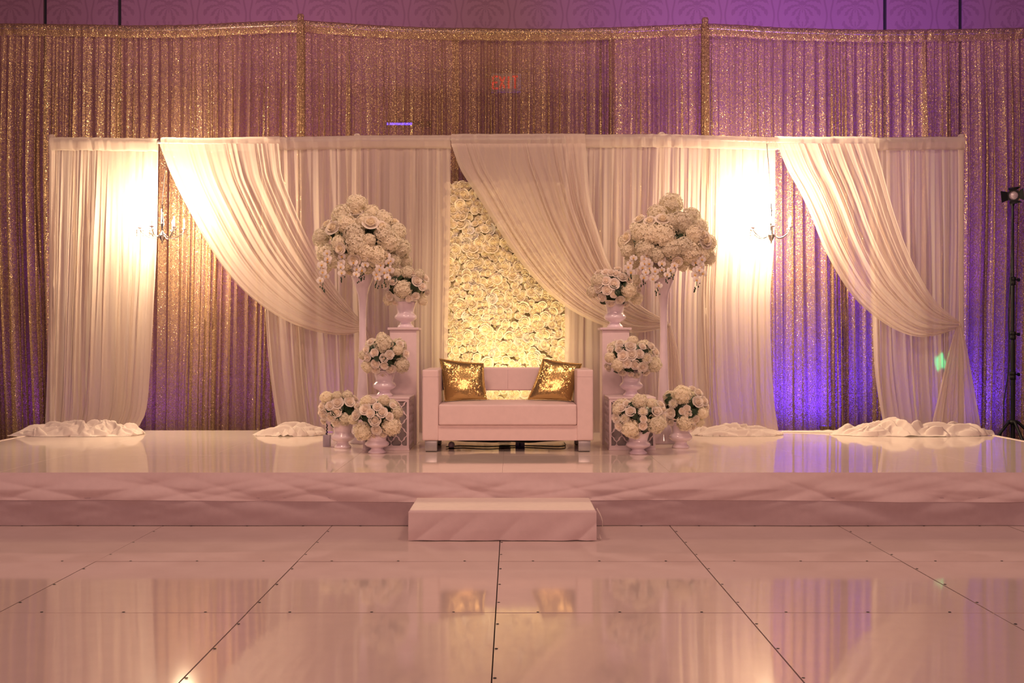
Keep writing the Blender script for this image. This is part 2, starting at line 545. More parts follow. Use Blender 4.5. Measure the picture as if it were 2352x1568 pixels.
# ------------------------------------------------------------------ stage
SX0, SX1 = -4.89, 4.87
stage = thing('stage', 'low white stage with glossy deck and cloth skirt below the drapes', 'stage', (0, YS0, 0))
sb = MB().box(SX0 + .02, SX1 - .02, YS0 + .02, YS1 - .02, 0, ZS - .02)
sb.build('platform', MT['skirt'], stage, smooth=False)
xs = [SX0] + [PX0 + .01 + k * PW for k in range(-3, 4)] + [SX1]
ys = [YS0, 8.89, 10.12, YS1]
for j in range(3):
    for i in range(8):
        MB().box(xs[i] + .0004, xs[i + 1] - .0004, ys[j] + .0004, ys[j + 1] - .0004, ZS - .02, ZS + rng.uniform(-.0003, .0003),
                 bev=.0006, seg=1).build('deck_panel', MT['deck'], stage, smooth=False)


def skirt_y(x, z, seed, amp):
    a = 0
    for k, (ang, fr) in enumerate(((.55, 3.1), (-.5, 2.4), (.9, 5.0), (-.8, 6.3))):
        q = Vector((x * fr * math.cos(ang) * .45 + z * fr * math.sin(ang) * 2.2, seed + k * 7.1, x * .22))
        w = mnoise.noise(q)
        a += (abs(w) ** .8) * (1.0 if k < 2 else .5)
    return -amp * a


nu, nz = 520, 26
gx = np.linspace(SX0, SX1, nu)
up = np.zeros((nz, nu, 3)); lo = np.zeros((12, nu, 3))
for j in range(nz):
    t = j / (nz - 1)
    for i, x in enumerate(gx):
        zb = .182 + .010 * mnoise.noise(Vector((x * .55, 3.3, 0))) + .006 * math.sin(x * 1.3)
        z = (ZS + .002) * (1 - t) + zb * t
        sag = .004 * t * t
        up[j, i] = (x, YS0 - .004 - sag + skirt_y(x, z, 1.7, .042 * min(1, t * 1.6 + .04)), z + .004 * mnoise.noise(Vector((x * .8, 9, 0))) * (1 - t))
for j in range(12):
    t = j / 11
    for i, x in enumerate(gx):
        z = .21 * (1 - t) + .003 * t
        lo[j, i] = (x, YS0 - .006 + skirt_y(x, z, 1.7, .042) * (1 - t) + .6 * t * skirt_y(x, z, 8.2, .03), z)
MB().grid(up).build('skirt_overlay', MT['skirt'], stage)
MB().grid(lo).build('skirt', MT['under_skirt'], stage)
for sx in (SX0, SX1):
    P = np.zeros((8, 80, 3))
    for j in range(8):
        for i in range(80):
            y = YS0 + (YS1 - YS0) * i / 79
            P[j, i] = (sx + (.012 * mnoise.noise(Vector((y * 2, j * .2, sx))) if 0 < i < 79 else 0), y, ZS * (1 - j / 7) + .002)
    MB().grid(P).build('skirt', MT['skirt'], stage)
    e = .02
    MB().box(sx - e, sx + e, YS0, YS1, ZS - .006, ZS + .004, bev=.003).build('edge_trim', MT['white_cloth'], stage)

# ------------------------------------------------------------------ step in front of the stage
stp = thing('step', 'low white cloth-covered step standing before the stage below the sofa', 'step', (-.06, 7.38, 0))
x0, x1, y0, y1, zt = X(938, 7.1), X(1370, 7.1), 7.10, 7.66, .203
nu, nz = 160, 24
P = np.zeros((nz, nu, 3))
for i in range(nu):
    x = x0 + (x1 - x0) * i / (nu - 1)
    for j in range(nz):
        t = j / (nz - 1)
        if j == 0:
            P[j, i] = (x + .02 * (0.5 - i / (nu - 1)), y0 + .012, zt + .002); continue
        z = zt * (1 - t) + .004 * t + (.006 * abs(mnoise.noise(Vector((x * 6, 0, 2)))) * t)
        q = x * 8 - z * 9
        fold = abs(mnoise.noise(Vector((q * .55, z * 1.2, 4.4)))) ** .8 * .020 * min(1, t * 1.5)
        P[j, i] = (x, y0 - fold - .004 * t, z)
front = MB().grid(P)
front.build('front_flap', MT['skirt'], stp)
MB().box(x0 + .004, x1 - .004, y0 + .006, y1, zt - .05, zt + .004, bev=.012, seg=3).build('top_cover', MT['white_cloth'], stp)
MB().box(x0 + .006, x1 - .006, y0 + .02, y1, 0, zt - .03, bev=.004).build('box_body', MT['skirt'], stp)
rb = []
for k in range(13):
    t = k / 12
    rb.append((x1 + .004 + .038 * math.sin(t * PI * 1.0) * (1 if t < .62 else .9) + (.03 if t > .85 else 0) * (t - .85) * 6, y0 + .06 - .03 * t, zt * (1 - t) + .006))
w = .016
MB().grid(np.array([[(p[0], p[1] - w, p[2]) for p in rb], [(p[0] + .006, p[1] + w, p[2]) for p in rb]])).build('loose_flap', MT['white_cloth'], stp)

# ------------------------------------------------------------------ drapes
class Folds:
    def __init__(self, n, seed, spread=.55):
        r = np.random.RandomState(seed)
        w = r.uniform(1 - spread, 1 + spread, n)
        self.cum = np.concatenate([[0], np.cumsum(w)]) / w.sum()
        self.amp = r.uniform(.45, 1.0, n + 1)
        self.n = n
        self.r = r
        self.k = r.uniform(-1, 1, (6,))
        self.f1 = r.uniform(0, 2 * PI, n + 1)
        self.f2 = r.uniform(-3.5, 3.5, n + 1)

    def phase(self, u): return np.interp(u, self.cum, np.arange(self.n + 1))

    def g(self, u, t=None):
        p = self.phase(u)
        a = np.interp(p, np.arange(self.n + 1), self.amp)
        c = np.abs(np.sin(PI * p)) ** .82
        fine = .07 * np.sin(2 * PI * p * 2.37 + self.k[0] * 5) + .02 * np.sin(2 * PI * p * 5.3 + self.k[1] * 5)
        w = 1.0 if t is None else np.interp(p, np.arange(self.n + 1), .62 + .38 * np.sin(self.f1 + t * self.f2))
        return a * c * w + fine


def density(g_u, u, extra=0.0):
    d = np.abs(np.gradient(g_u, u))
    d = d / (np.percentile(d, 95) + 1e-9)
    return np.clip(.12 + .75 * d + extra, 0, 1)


def straight(parent, name, mat, L, R, Y, folds, amp, lat, nv=36, edge_dense=0.0, topflat=.35, gather=None, seed=0, dens_noise=0.0):
    """a hanging panel: L and R are its edge curves as (x, z) from top to bottom"""
    nu = folds.n * 16 + 1
    u = np.linspace(0, 1, nu)
    l, r = polyline(L, nv), polyline(R, nv)
    gu = folds.g(u)
    ph = folds.phase(u)
    de = density(gu, u)
    if edge_dense:
        de = np.clip(de + edge_dense * (np.exp(-u / .035) + np.exp(-(1 - u) / .035)), 0, 1)
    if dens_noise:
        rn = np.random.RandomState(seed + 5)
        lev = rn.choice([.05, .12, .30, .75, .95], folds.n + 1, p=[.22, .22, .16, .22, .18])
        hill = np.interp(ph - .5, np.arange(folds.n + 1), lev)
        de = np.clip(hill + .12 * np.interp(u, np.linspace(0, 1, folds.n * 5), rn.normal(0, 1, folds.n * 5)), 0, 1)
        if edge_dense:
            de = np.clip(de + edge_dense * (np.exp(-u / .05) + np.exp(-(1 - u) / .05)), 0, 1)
    P = np.zeros((nv, nu, 3)); A = np.zeros((nv, nu))
    for j in range(nv):
        t = j / (nv - 1)
        a = amp * (topflat + (1 - topflat) * min(1, t * 3.0)) * (1 + .25 * math.sin(t * 5 + folds.k[2] * 3))
        drift = .18 * np.sin(ph * 1.7 + t * 2.2 + folds.k[3] * 4) * t
        gj = folds.g(np.clip(u + drift / folds.n, 0, 1), t)
        env = np.minimum(1, np.minimum(u, 1 - u) * folds.n * 1.2)
        x = l[j, 0] * (1 - u) + r[j, 0] * u + lat * np.sin(2 * PI * ph) * env * (.3 + .7 * min(1, t * 3))
        P[j, :, 0] = x
        P[j, :, 1] = Y - a * gj
        P[j, :, 2] = l[j, 1] * (1 - u) + r[j, 1] * u
        A[j] = de
    return MB().grid(P, attr=A).build(name, mat, parent, attr='density')


def rod_pocket(parent, name, mat, xa, xb, ztop, Y, h, seed, amp=.017, dens=.75):
    """ruffled sleeve round the crossbar; ztop is a function of x"""
    nu = max(12, int((xb - xa) * 150))
    u = np.linspace(0, 1, nu)
    r = np.random.RandomState(seed)
    n = max(4, int((xb - xa) * 26))
    base = np.interp(u, np.linspace(0, 1, n), r.uniform(0, 1, n))
    calm = np.interp(u, np.linspace(0, 1, 7), r.uniform(.2, 1.1, 7))
    prof = [(.028, -.004), (.004, .006), (-.022, -.006), (-.032, -.028), (-.030, -h * .5), (-.020, -h * .82), (-.016, -h), (.0, -h * 1.06)]
    P = np.zeros((len(prof), nu, 3)); A = np.zeros((len(prof), nu))
    for j, (dy, dz) in enumerate(prof):
        x = xa + (xb - xa) * u
        P[j, :, 0] = x + .004 * np.sin(base * 9 + j)
        P[j, :, 1] = Y + dy - amp * base * calm * (1.8 if j > 2 else .6)
        P[j, :, 2] = np.array([ztop(q) for q in x]) + dz + (.006 * (base - .5) * calm if j != 1 else .005 * base * calm)
        A[j] = dens
    return MB().grid(P, attr=A).build(name, mat, parent, attr='density')


def swag(parent, name, mat, Lp, Rp, Y, folds, amp, bulge, nv=56):
    """a panel swept sideways to a tie: every thread runs from the rod to the tie between the two edge curves"""
    nu = folds.n * 18 + 1
    u = np.linspace(0, 1, nu)
    l, r = polyline(Lp, nv), polyline(Rp, nv)
    l = np.array([(X(a, Y), Z(b, Y)) for a, b in l]); r = np.array([(X(a, Y), Z(b, Y)) for a, b in r])
    P = np.zeros((nv, nu, 3)); A = np.zeros((nv, nu))
    de = density(folds.g(u), u)
    for j in range(nv):
        t = j / (nv - 1)
        a = amp * (.35 + .65 * min(1, t * 2.5)) * (1 - .72 * t ** 2.5)
        k = u
        x = l[j, 0] * (1 - k) + r[j, 0] * k
        z = l[j, 1] * (1 - k) + r[j, 1] * k
        ph = folds.phase(u)
        gj = folds.g(np.clip(u + .12 * np.sin(ph * 2.1 + t * 3 + folds.k[4] * 3) * t / folds.n, 0, 1), t)
        roll = .05 * np.exp(-u / .02) * (t * (1 - t) * 4)
        # move along the normal of the thread in the drape's own plane for soft overlaps
        P[j, :, 0] = x
        P[j, :, 2] = z
        P[j, :, 1] = Y - a * gj - bulge * math.sin(PI * min(1, t * 1.02)) * (1 - .5 * u) + roll
        A[j] = np.clip(de + .35 * t + .1, 0, 1)
    return MB().grid(P, attr=A).build(name, mat, parent, attr='density')


def pool(parent, cx, cy, lx, ly, h, seed, name='pooled_hem', skew=0.0):
    """cloth heaped on the deck: many curved folds lying over one another, crisp valleys between them"""
    nu, nv = 190, 74
    rs = np.random.RandomState(int(seed * 10))
    A_, B_ = np.meshgrid(np.linspace(-1, 1, nu), np.linspace(-1, 1, nv))
    wob = np.array([[mnoise.noise(Vector((a * 3.2 + seed, b * 1.6, 1.5))) for a in A_[0]] for b in B_[:, 0]])
    fine = np.array([[mnoise.noise(Vector((a * lx * 22 + seed, b * ly * 30, 4.5))) for a in A_[0]] for b in B_[:, 0]])
    rr = (np.abs(A_) ** 2.6 + np.abs(B_) ** 2.2) * (1 + .30 * wob)
    kk = np.minimum(1, np.maximum(rr, 1e-6) ** -.41)
    A_, B_ = A_ * kk, B_ * kk
    e = np.clip(1 - rr, 0, 1)
    Xp, Yp = A_ * lx, B_ * ly
    f = np.zeros_like(e)
    for k in range(int(24 + 42 * lx)):
        x, y = rs.uniform(-.95, .95) * lx, rs.uniform(-.9, .9) * ly
        an = rs.normal(0, .45); cu = rs.uniform(-4.0, 4.0); ln = rs.uniform(.16, .50)
        hk = rs.uniform(.35, 1.0); wk = rs.uniform(.014, .036)
        n = 48
        d = np.full_like(e, 9.0); along = np.zeros_like(e)
        for q in range(n):
            dd = np.hypot(Xp - x, (Yp - y))
            m = dd < d
            d = np.where(m, dd, d); along = np.where(m, q / (n - 1), along)
            x += math.cos(an) * ln / n; y += math.sin(an) * ln / n; an += cu * ln / n
        prof = np.clip(1 - (d / (wk * 1.9)) ** 1.25, 0, 1) * hk * np.sin(PI * np.clip(.08 + along * .84, 0, 1)) ** .5
        f = np.maximum(f, prof)
    z = e ** .55 * h * (.12 + .76 * f + .10 * wob) + .004 * fine * (e > 0)
    z = np.where(e > 0, np.maximum(z, .003), 0)
    P = np.stack([cx + Xp + skew * B_ + .02 * fine, cy + Yp + .02 * wob, ZS + .002 + z], -1)
    return MB().grid(P, attr=np.ones((nv, nu))).build(name, MT['chiffon_dense'], parent, attr='density')


YD = 11.16        # plane of the white drapes
YF = 11.02        # swags hang a little in front
def wtop(x):
    px = x * F / YD + 1176
    return Z(np.interp(px, [100, 122, 480, 830, 1176, 1520, 1850, 2206, 2230], [318, 317, 321, 313, 312, 310, 319, 316, 316]), YD)
def W(pts, Y=YD): return [(X(a, Y), Z(b, Y)) for a, b in pts]
zdeck = Z(992, YD)


def hem(py): return py

RP = .125
panels = [
    ('white_drape', 'straight white sheer drape at the left end of the backdrop',
     [(121, 325), (119, 520), (112, 760), (106, 985)], [(364, 325), (360, 560), (352, 720), (343, 880), (334, 950), (312, 989)], 13, 11, 119, 364),
    ('white_drape', 'straight white sheer drape behind the left urns, tall vase and left pedestal',
     [(600, 325), (604, 560), (610, 720), (622, 860), (640, 986)], [(1035, 325), (1034, 560), (1029, 760), (1026, 1000)], 18, 12, 600, 1036),
    ('white_drape', 'straight white sheer drape between flower wall and right chandelier with blue glow low down',
     [(1300, 325), (1298, 560), (1297, 760), (1296, 1000)], [(1781, 325), (1776, 560), (1768, 700), (1774, 880), (1788, 989)], 19, 13, 1300, 1781),
    ('white_drape', 'straight white sheer drape at the right end of the backdrop with a green laser dot',
     [(1990, 325), (1996, 560), (2003, 720), (2010, 860), (2030, 986)], [(2212, 325), (2210, 560), (2206, 760), (2206, 989)], 9, 14, 1990, 2212),
]
drapes = []
for k, (nm, lb, Lp, Rp, nf, sd, pa, pb) in enumerate(panels):
    cx = X((pa + pb) / 2, YD)
    d = thing(nm, lb, 'drape', (cx, YD, ZS), 'straight white drapes of the backdrop')
    straight(d, 'cloth_panel', MT['chiffon'], W(Lp), W(Rp), YD, Folds(nf, sd, .85), .080, .012, seed=sd)
    rod_pocket(d, 'rod_pocket', MT['chiffon'], X(pa, YD), X(pb, YD), wtop, YD - .02, RP, sd)
    drapes.append(d)
pool(drapes[0], X(180, 10.82), 10.85, .66, .27, .205, 2.3)
pool(drapes[1], X(665, 10.85), 10.86, .36, .24, .16, 7.7)
pool(drapes[2], X(1690, 10.8), 10.84, .47, .22, .15, 12.9)
pool(drapes[3], X(2095, 10.8), 10.86, .82, .26, .20, 21.4)
# a thin trail of the right-hand cloth lying along the back edge of the deck
tr = []
for b in np.linspace(-1, 1, 7):
    tr.append([(X(1792 + 160 * t, 11.2) , 11.16 - .10 * t + b * (.02 + .06 * t), ZS + .003 + (.012 + .03 * t) * (1 - b * b) * (.6 + .5 * abs(mnoise.noise(Vector((t * 7, b, 3)))))) for t in np.linspace(0, 1, 40)])
MB().grid(np.array(tr), attr=np.ones((7, 40))).build('trailing_hem', MT['chiffon_dense'], drapes[3], attr='density')

swags = [
    ('white swag drape sweeping from the left chandelier to the left tall vase',
     [(366, 330), (385, 380), (408, 430), (440, 490), (480, 560), (520, 620), (570, 675), (630, 720), (690, 750), (750, 766), (800, 768), (838, 757)],
     [(640, 330), (644, 370), (650, 408), (674, 470), (702, 533), (732, 590), (765, 650), (800, 700), (838, 746)], 11, 31,
     [(838, 752), (832, 800), (828, 900), (826, 1000)], [(842, 748), (862, 790), (880, 880), (888, 1000)]),
    ('white swag drape sweeping across the flower wall to the right tall vase',
     [(1036, 330), (1058, 390), (1090, 440), (1127, 500), (1165, 560), (1205, 615), (1250, 665), (1300, 705), (1350, 733), (1400, 752), (1460, 764), (1532, 752)],
     [(1345, 330), (1350, 400), (1356, 470), (1372, 530), (1396, 600), (1432, 665), (1475, 705), (1534, 738)], 13, 32,
     [(1530, 750), (1524, 800), (1514, 900), (1508, 1000)], [(1538, 740), (1556, 800), (1570, 900), (1580, 985)]),
    ('white swag drape sweeping from the right chandelier to the right end post',
     [(1784, 330), (1808, 390), (1835, 440), (1862, 500), (1885, 560), (1915, 620), (1955, 680), (2000, 722), (2050, 755), (2100, 772), (2150, 770), (2203, 753)],
     [(2010, 330), (2020, 370), (2047, 480), (2078, 570), (2110, 636), (2150, 695), (2203, 738)], 11, 33,
     [(2196, 752), (2180, 800), (2156, 900), (2136, 985)], [(2206, 742), (2220, 800), (2238, 900), (2254, 988)]),
]
for k, (lb, Lp, Rp, nf, sd, tl, trr) in enumerate(swags):
    d = thing('white_swag', lb, 'drape', (X(Lp[0][0], YF), YF, ZS), 'white swags tied back across the backdrop')
    swag(d, 'swept_cloth', MT['chiffon'], Lp, Rp, YF, Folds(nf, sd, .8), .088, .10)
    rod_pocket(d, 'rod_pocket', MT['chiffon'], X(Lp[0][0], YF), X(Rp[0][0], YF), lambda x: wtop(x) + .002, YD - .06, RP, sd)
    straight(d, 'hanging_tail', MT['chiffon'], W(tl, YF), W(trr, YF), YF - .01, Folds(7, sd + 50), .05, .008, seed=sd)
    tx, tz = X(trr[0][0] - 2, YF), Z(747, YF)
    MB().lathe([(.006, -.02), (.012, -.014), (.014, 0), (.012, .014), (.006, .02)], (tx, YF - .01, tz), 16).build('tie', MT['chiffon'], d)

fr = thing('drape_frame', 'white fabric-wrapped pipe frame holding the white drapes, knobs above the rod', 'frame', (0, YD, ZS))
for px in (122, 820, 1520, 2205):
    x = X(px, YD + .03)
    zt_ = wtop(X(px, YD))
    n = 24
    prof = [(.001, .038), (.020, .036), (.032, .022), (.030, .0), (.034, -.06), (.026, -.2), (.026, -.9), (.026, -2.0), (.028, -(zt_ - ZS) + .01), (.09, -(zt_ - ZS) + .008), (.09, -(zt_ - ZS) + .001)]
    o_ = MB().lathe(prof, (x, YD + (.035 if px in (820, 1520) else .0), zt_), 18)
    o_.attr = [.8] * len(o_.attr)
    o_.build('post', MT['chiffon'], fr, attr='density')
bar = [(x, YD + .0, wtop(x) - .03) for x in np.linspace(X(122, YD), X(2205, YD), 40)]
MB().tube(bar, .018, 8).build('crossbar', MT['steel'], fr)

# gold sequin curtains further back
YG = 12.12
GT = ([-220, 0, 150, 300, 420, 550, 690, 850, 1000, 1150, 1300, 1450, 1620, 1800, 2000, 2150, 2352, 2600],
      [60, 56, 58, 61, 60, 54, 48, 60, 66, 68, 68, 64, 56, 66, 71, 70, 66, 60])
def gtop(x): return Z(np.interp(x * F / YG + 1176, *GT), YG)
gold = [(-170, 268, 'gold sequin curtain at the left edge of the picture beyond the white drapes', 24),
        (268, 692, 'gold sequin curtain above and behind the left chandelier', 26),
        (692, 1046, 'gold sequin curtain above the left tall vase with blue light showing through', 24),
        (1046, 1406, 'gold sequin curtain above the flower wall with a red exit sign showing through', 26),
        (1406, 1622, 'narrow gold sequin curtain above the right tall vase', 15),
        (1622, 2126, 'gold sequin curtain above and behind the right chandelier and swag', 28),
        (2126, 2560, 'gold sequin curtain behind the black light stand at the right edge', 24)]
for k, (a, b, lb, nf) in enumerate(gold):
    xa, xb = X(a, YG), X(b, YG)
    d = thing('gold_drape', lb, 'drape', ((xa + xb) / 2, YG, 0), 'gold sequin curtains behind the white drapes')
    r = np.random.RandomState(70 + k)
    sl = r.uniform(-.10, .10)
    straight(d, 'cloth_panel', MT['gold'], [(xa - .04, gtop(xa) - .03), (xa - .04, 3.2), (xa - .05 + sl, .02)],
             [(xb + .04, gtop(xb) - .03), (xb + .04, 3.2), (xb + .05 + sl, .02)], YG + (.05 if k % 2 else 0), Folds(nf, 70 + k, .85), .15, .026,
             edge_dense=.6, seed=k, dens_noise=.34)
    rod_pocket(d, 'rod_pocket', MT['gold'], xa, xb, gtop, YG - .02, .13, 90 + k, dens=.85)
fr2 = thing('drape_frame', 'gold cloth-wrapped tall posts holding up the gold curtains', 'frame', (0, YG, 0))
for px in (-165, 690, 1620, 2555):
    x = X(px, YG - .08); zt_ = gtop(X(px, YG))
    P, A = [], []
    for h, rr in ((.06, .004), (.055, .025), (.035, .034), (.0, .030), (-.1, .036), (-.4, .038), (-1.5, .040), (-3, .042), (-zt_ + .01, .045)):
        P.append([(x + rr * (1 + .18 * math.sin(9 * t)) * math.cos(t), YG - .07 + rr * (1 + .18 * math.sin(9 * t)) * math.sin(t), zt_ + h) for t in np.linspace(0, 2 * PI, 40, endpoint=False)])
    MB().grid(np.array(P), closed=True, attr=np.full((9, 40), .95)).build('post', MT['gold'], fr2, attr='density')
bar = [(x, YG + .0, gtop(x) - .03) for x in np.linspace(X(-165, YG), X(2555, YG), 60)]
MB().tube(bar, .022, 8).build('crossbar', MT['steel'], fr2)

# exit sign and a blue batten on the wall, seen through the gold cloth
ex = thing('exit_sign', 'lit red exit sign on the wall seen through the gold curtain', 'sign', (X(1162, YW), YW - .05, Z(190, YW)))
exx, exz = X(1162, YW), Z(192, YW)
MB().box(exx - .19, exx + .19, YW - .06, YW - .002, exz - .12, exz + .12, bev=.01).build('housing', MT['sign'], ex)
lt = MB()
def bar_(x0, z0, x1, z1, w=.012):
    d = Vector((x1 - x0, 0, z1 - z0)); n = Vector((-d.z, 0, d.x)).normalized() * w
    y = YW - .064
    p = [(x0 + n.x, y, z0 + n.z), (x1 + n.x, y, z1 + n.z), (x1 - n.x, y, z1 - n.z), (x0 - n.x, y, z0 - n.z)]
    lt.poly(p + [(q[0], y + .006, q[2]) for q in p], [(3, 2, 1, 0), (0, 1, 5, 4), (1, 2, 6, 5), (2, 3, 7, 6), (3, 0, 4, 7)])
for ch, ox in (('E', -.13), ('X', -.045), ('I', .035), ('T', .115)):
    cx_, w2, h2 = exx + ox, .032, .075
    segs = {'E': [(-1, -1, -1, 1), (-1, 1, 1, 1), (-1, 0, .8, 0), (-1, -1, 1, -1)], 'X': [(-1, -1, 1, 1), (-1, 1, 1, -1)],
            'I': [(0, -1, 0, 1)], 'T': [(-1, 1, 1, 1), (0, -1, 0, 1)]}[ch]
    for a, b, c, d_ in segs:
        bar_(cx_ + a * w2, exz + b * h2, cx_ + c * w2, exz + d_ * h2)
lt.build('lettering', MT['exit_red'], ex, smooth=False)
lb_ = thing('led_batten', 'thin blue lit bar on the wall seen through the gold curtain', 'lamp', (X(935, YW), YW - .06, Z(288, YW)))
MB().box(X(888, YW), X(990, YW), YW - .075, YW - .002, Z(293, YW), Z(281, YW), bev=.006).build('housing', MT['black'], lb_)
MB().box(X(890, YW), X(948, YW), YW - .09, YW - .076, Z(290, YW), Z(285, YW), bev=.003).build('light_strip', MT['led'], lb_)

# ------------------------------------------------------------------ flowers
def rose_mesh(name, mat, seed, openness=1.0):
    r = random.Random(seed)
    b = MB()
    rings = [(3, .12, .13, .60), (4, .20, .36, .60), (5, .32, .64, .50), (6, .42, .98, .28)]
    for k, (n, r0, r1, h) in enumerate(rings):
        a0 = r.uniform(0, 6)
        for i in range(n):
            ac = a0 + i * 2 * PI / n + r.uniform(-.12, .12)
            half = PI / n * 1.45
            P = np.zeros((4, 5, 3)); A = np.zeros((4, 5))
            hh = h * r.uniform(.9, 1.1)
            for j in range(4):
                t = j / 3
                for q in range(5):
                    s = q / 2 - 1
                    tt = t * (1 - .22 * s * s)
                    rad = (r0 + (r1 * openness - r0) * tt ** .9) * (1 + .04 * s)
                    if j == 3: rad += .07 * (k + 1) / 4
                    zz = -.28 + (hh + .28) * tt ** .75 - (.08 * (k + 1) / 3 if j == 3 else 0)
                    an = ac + half * s * (1 - .25 * t * abs(s))
                    P[j, q] = (rad * math.cos(an), rad * math.sin(an), zz)
                    A[j, q] = max(0, 1.0 - rad * 1.35) * (1 if k < 3 else .2) + .25 * (1 - t) * (k < 3)
            b.grid(P, attr=A)
    b.lathe([(.02, -.62), (.4, -.5), (.62, -.25), (.55, -.02), (.34, .26), (.16, .48), (.01, .56)], (0, 0, 0), 10)
    b.attr[-30:] = [.75] * 30
    return b.mesh(name, MT[mat], attr='heart')


def hydrangea_mesh(name, seed, n=170):
    r = random.Random(seed)
    b = MB()
    ga = PI * (3 - 5 ** .5)
    b.lathe([(.02, -.72), (.5, -.55), (.8, -.1), (.72, .4), (.4, .68), (.01, .8)], (0, 0, 0), 12)
    b.attr = [1.0] * len(b.attr)
    for i in range(n):
        zc = 1 - (i + .5) / n * 1.72
        rr = math.sqrt(max(0, 1 - zc * zc)); th = i * ga
        nrm = Vector((rr * math.cos(th), rr * math.sin(th), zc))
        nrm = (nrm + Vector((r.uniform(-1, 1), r.uniform(-1, 1), r.uniform(-1, 1))) * .22).normalized()
        rad = r.uniform(.86, 1.03) * (1 + .16 * mnoise.noise(nrm * 2.6 + Vector((seed * 3.1, 0, 0))))
        c = nrm * rad
        q = nrm.to_track_quat('Z', 'Y')
        rot = r.uniform(0, PI)
        sz = r.uniform(.16, .225)
        for k in range(4):
            a = rot + k * PI / 2
            d1 = q @ Vector((math.cos(a - .55), math.sin(a - .55), .10 + r.uniform(-.1, .25)))
            d2 = q @ Vector((math.cos(a + .55), math.sin(a + .55), .10 + r.uniform(-.1, .25)))
            tp = q @ Vector((math.cos(a) * 1.35, math.sin(a) * 1.35, r.uniform(-.2, .25)))
            bi = len(b.v)
            b.v += [tuple(c - nrm * .03), tuple(c + d1 * sz * .8), tuple(c + tp * sz * .85), tuple(c + d2 * sz * .8)]
            b.attr += [.85, .05, 0, .05]
            b.f.append((bi, bi + 1, bi + 2, bi + 3)); b.m.append(0)
    return b.mesh(name, MT['hydrangea'], attr='heart', smooth=False)


def mum_mesh(name, seed):
    r = random.Random(seed)
    b = MB()
    b.lathe([(.02, -.45), (.4, -.3), (.5, 0), (.3, .3), (.01, .42)], (0, 0, 0), 10)
    b.attr = [.8] * len(b.attr)
    for k, (n, el, ln) in enumerate(((20, -.15, 1.0), (20, .25, .98), (18, .62, .86), (14, 1.0, .72), (8, 1.35, .58))):
        for i in range(n):
            a = i * 2 * PI / n + k * .5 + r.uniform(-.1, .1)
            e = el + r.uniform(-.1, .1)
            d = Vector((math.cos(a) * math.cos(e), math.sin(a) * math.cos(e), math.sin(e)))
            s = Vector((-math.sin(a), math.cos(a), 0)) * .085
            upv = d.cross(s.normalized()) * -.10
            bi = len(b.v)
            b.v += [tuple(d * .3 - s * .7), tuple(d * .3 + s * .7), tuple(d * ln * .72 + s + upv * .3), tuple(d * ln * .72 - s + upv * .3), tuple(d * ln - upv)]
            b.attr += [.7, .7, .1, .1, 0]
            b.f += [(bi, bi + 1, bi + 2, bi + 3), (bi + 3, bi + 2, bi + 4)]; b.m += [0, 0]
    return b.mesh(name, MT['mum'], attr='heart', smooth=False)


def orchid_mesh(name):
    b = MB()
    for k, (a, w, l) in enumerate(((PI / 2, .36, .92), (PI / 2 + 2.2, .34, .9), (PI / 2 - 2.2, .34, .9), (.12, .62, 1.0), (PI - .12, .62, 1.0))):
        d = Vector((math.cos(a), math.sin(a), 0)); s = Vector((-d.y, d.x, 0))
        zz = .06 if k > 2 else 0
        pts = [Vector((0, 0, zz)), d * .45 + s * w * .8 + Vector((0, 0, zz + .08)), d * .8 + s * w * .75 + Vector((0, 0, zz + .04)), d * l + Vector((0, 0, zz - .06)),
               d * .8 - s * w * .75 + Vector((0, 0, zz + .04)), d * .45 - s * w * .8 + Vector((0, 0, zz + .08)), d * .55 + Vector((0, 0, zz + .14))]
        bi = len(b.v)
        b.v += [tuple(p) for p in pts]; b.attr += [.9, 0, 0, 0, 0, 0, .1]
        for q in range(6):
            b.f.append((bi + 6, bi + q, bi + (q + 1) % 6)); b.m.append(0)
    b.lathe([(.02, .30), (.14, .24), (.17, .12), (.10, .02)], (0, -.12, 0), 8, mat=1)
    return b.mesh(name, [MT['orchid'], MT['orchid_lip']], attr='heart')


def leaf_mesh(name):
    b = MB()
    P = np.zeros((3, 7, 3))
    for i in range(7):
        t = i / 6
        w = .42 * math.sin(PI * t ** .8) * (1 - .15 * t)
        for j, s in enumerate((-1, 0, 1)):
            P[j, i] = (s * w, t * 1.0, -.18 * t * t + .10 * abs(s) * math.sin(PI * t))
    b.grid(P)
    return b.mesh(name, MT['leaf'])


ROSE = [rose_mesh('rose', 'rose_blush', s, o) for s, o in ((1, 1.0), (2, .92), (3, 1.05))]
CREAM = [rose_mesh('rose', 'rose_cream', s, o) for s, o in ((4, 1.0), (5, 1.08))]
WROSE = [rose_mesh('rose', m_, s, o) for s, o, m_ in ((6, 1.0, 'rose_wall'), (7, 1.12, 'rose_wall'), (8, .9, 'rose_wall'), (9, 1.05, 'rose_wall_white'))]
HYD = [hydrangea_mesh('hydrangea', s) for s in (1, 2, 3)]
MUM = [mum_mesh('chrysanthemum', s) for s in (1, 2)]
ORC = orchid_mesh('orchid')
LEAF = leaf_mesh('leaf')


def aim(nrm, rnd):
    return Vector(nrm).to_track_quat('Z', 'Y') @ Quaternion((0, 0, 1), rnd.uniform(0, 2 * PI))


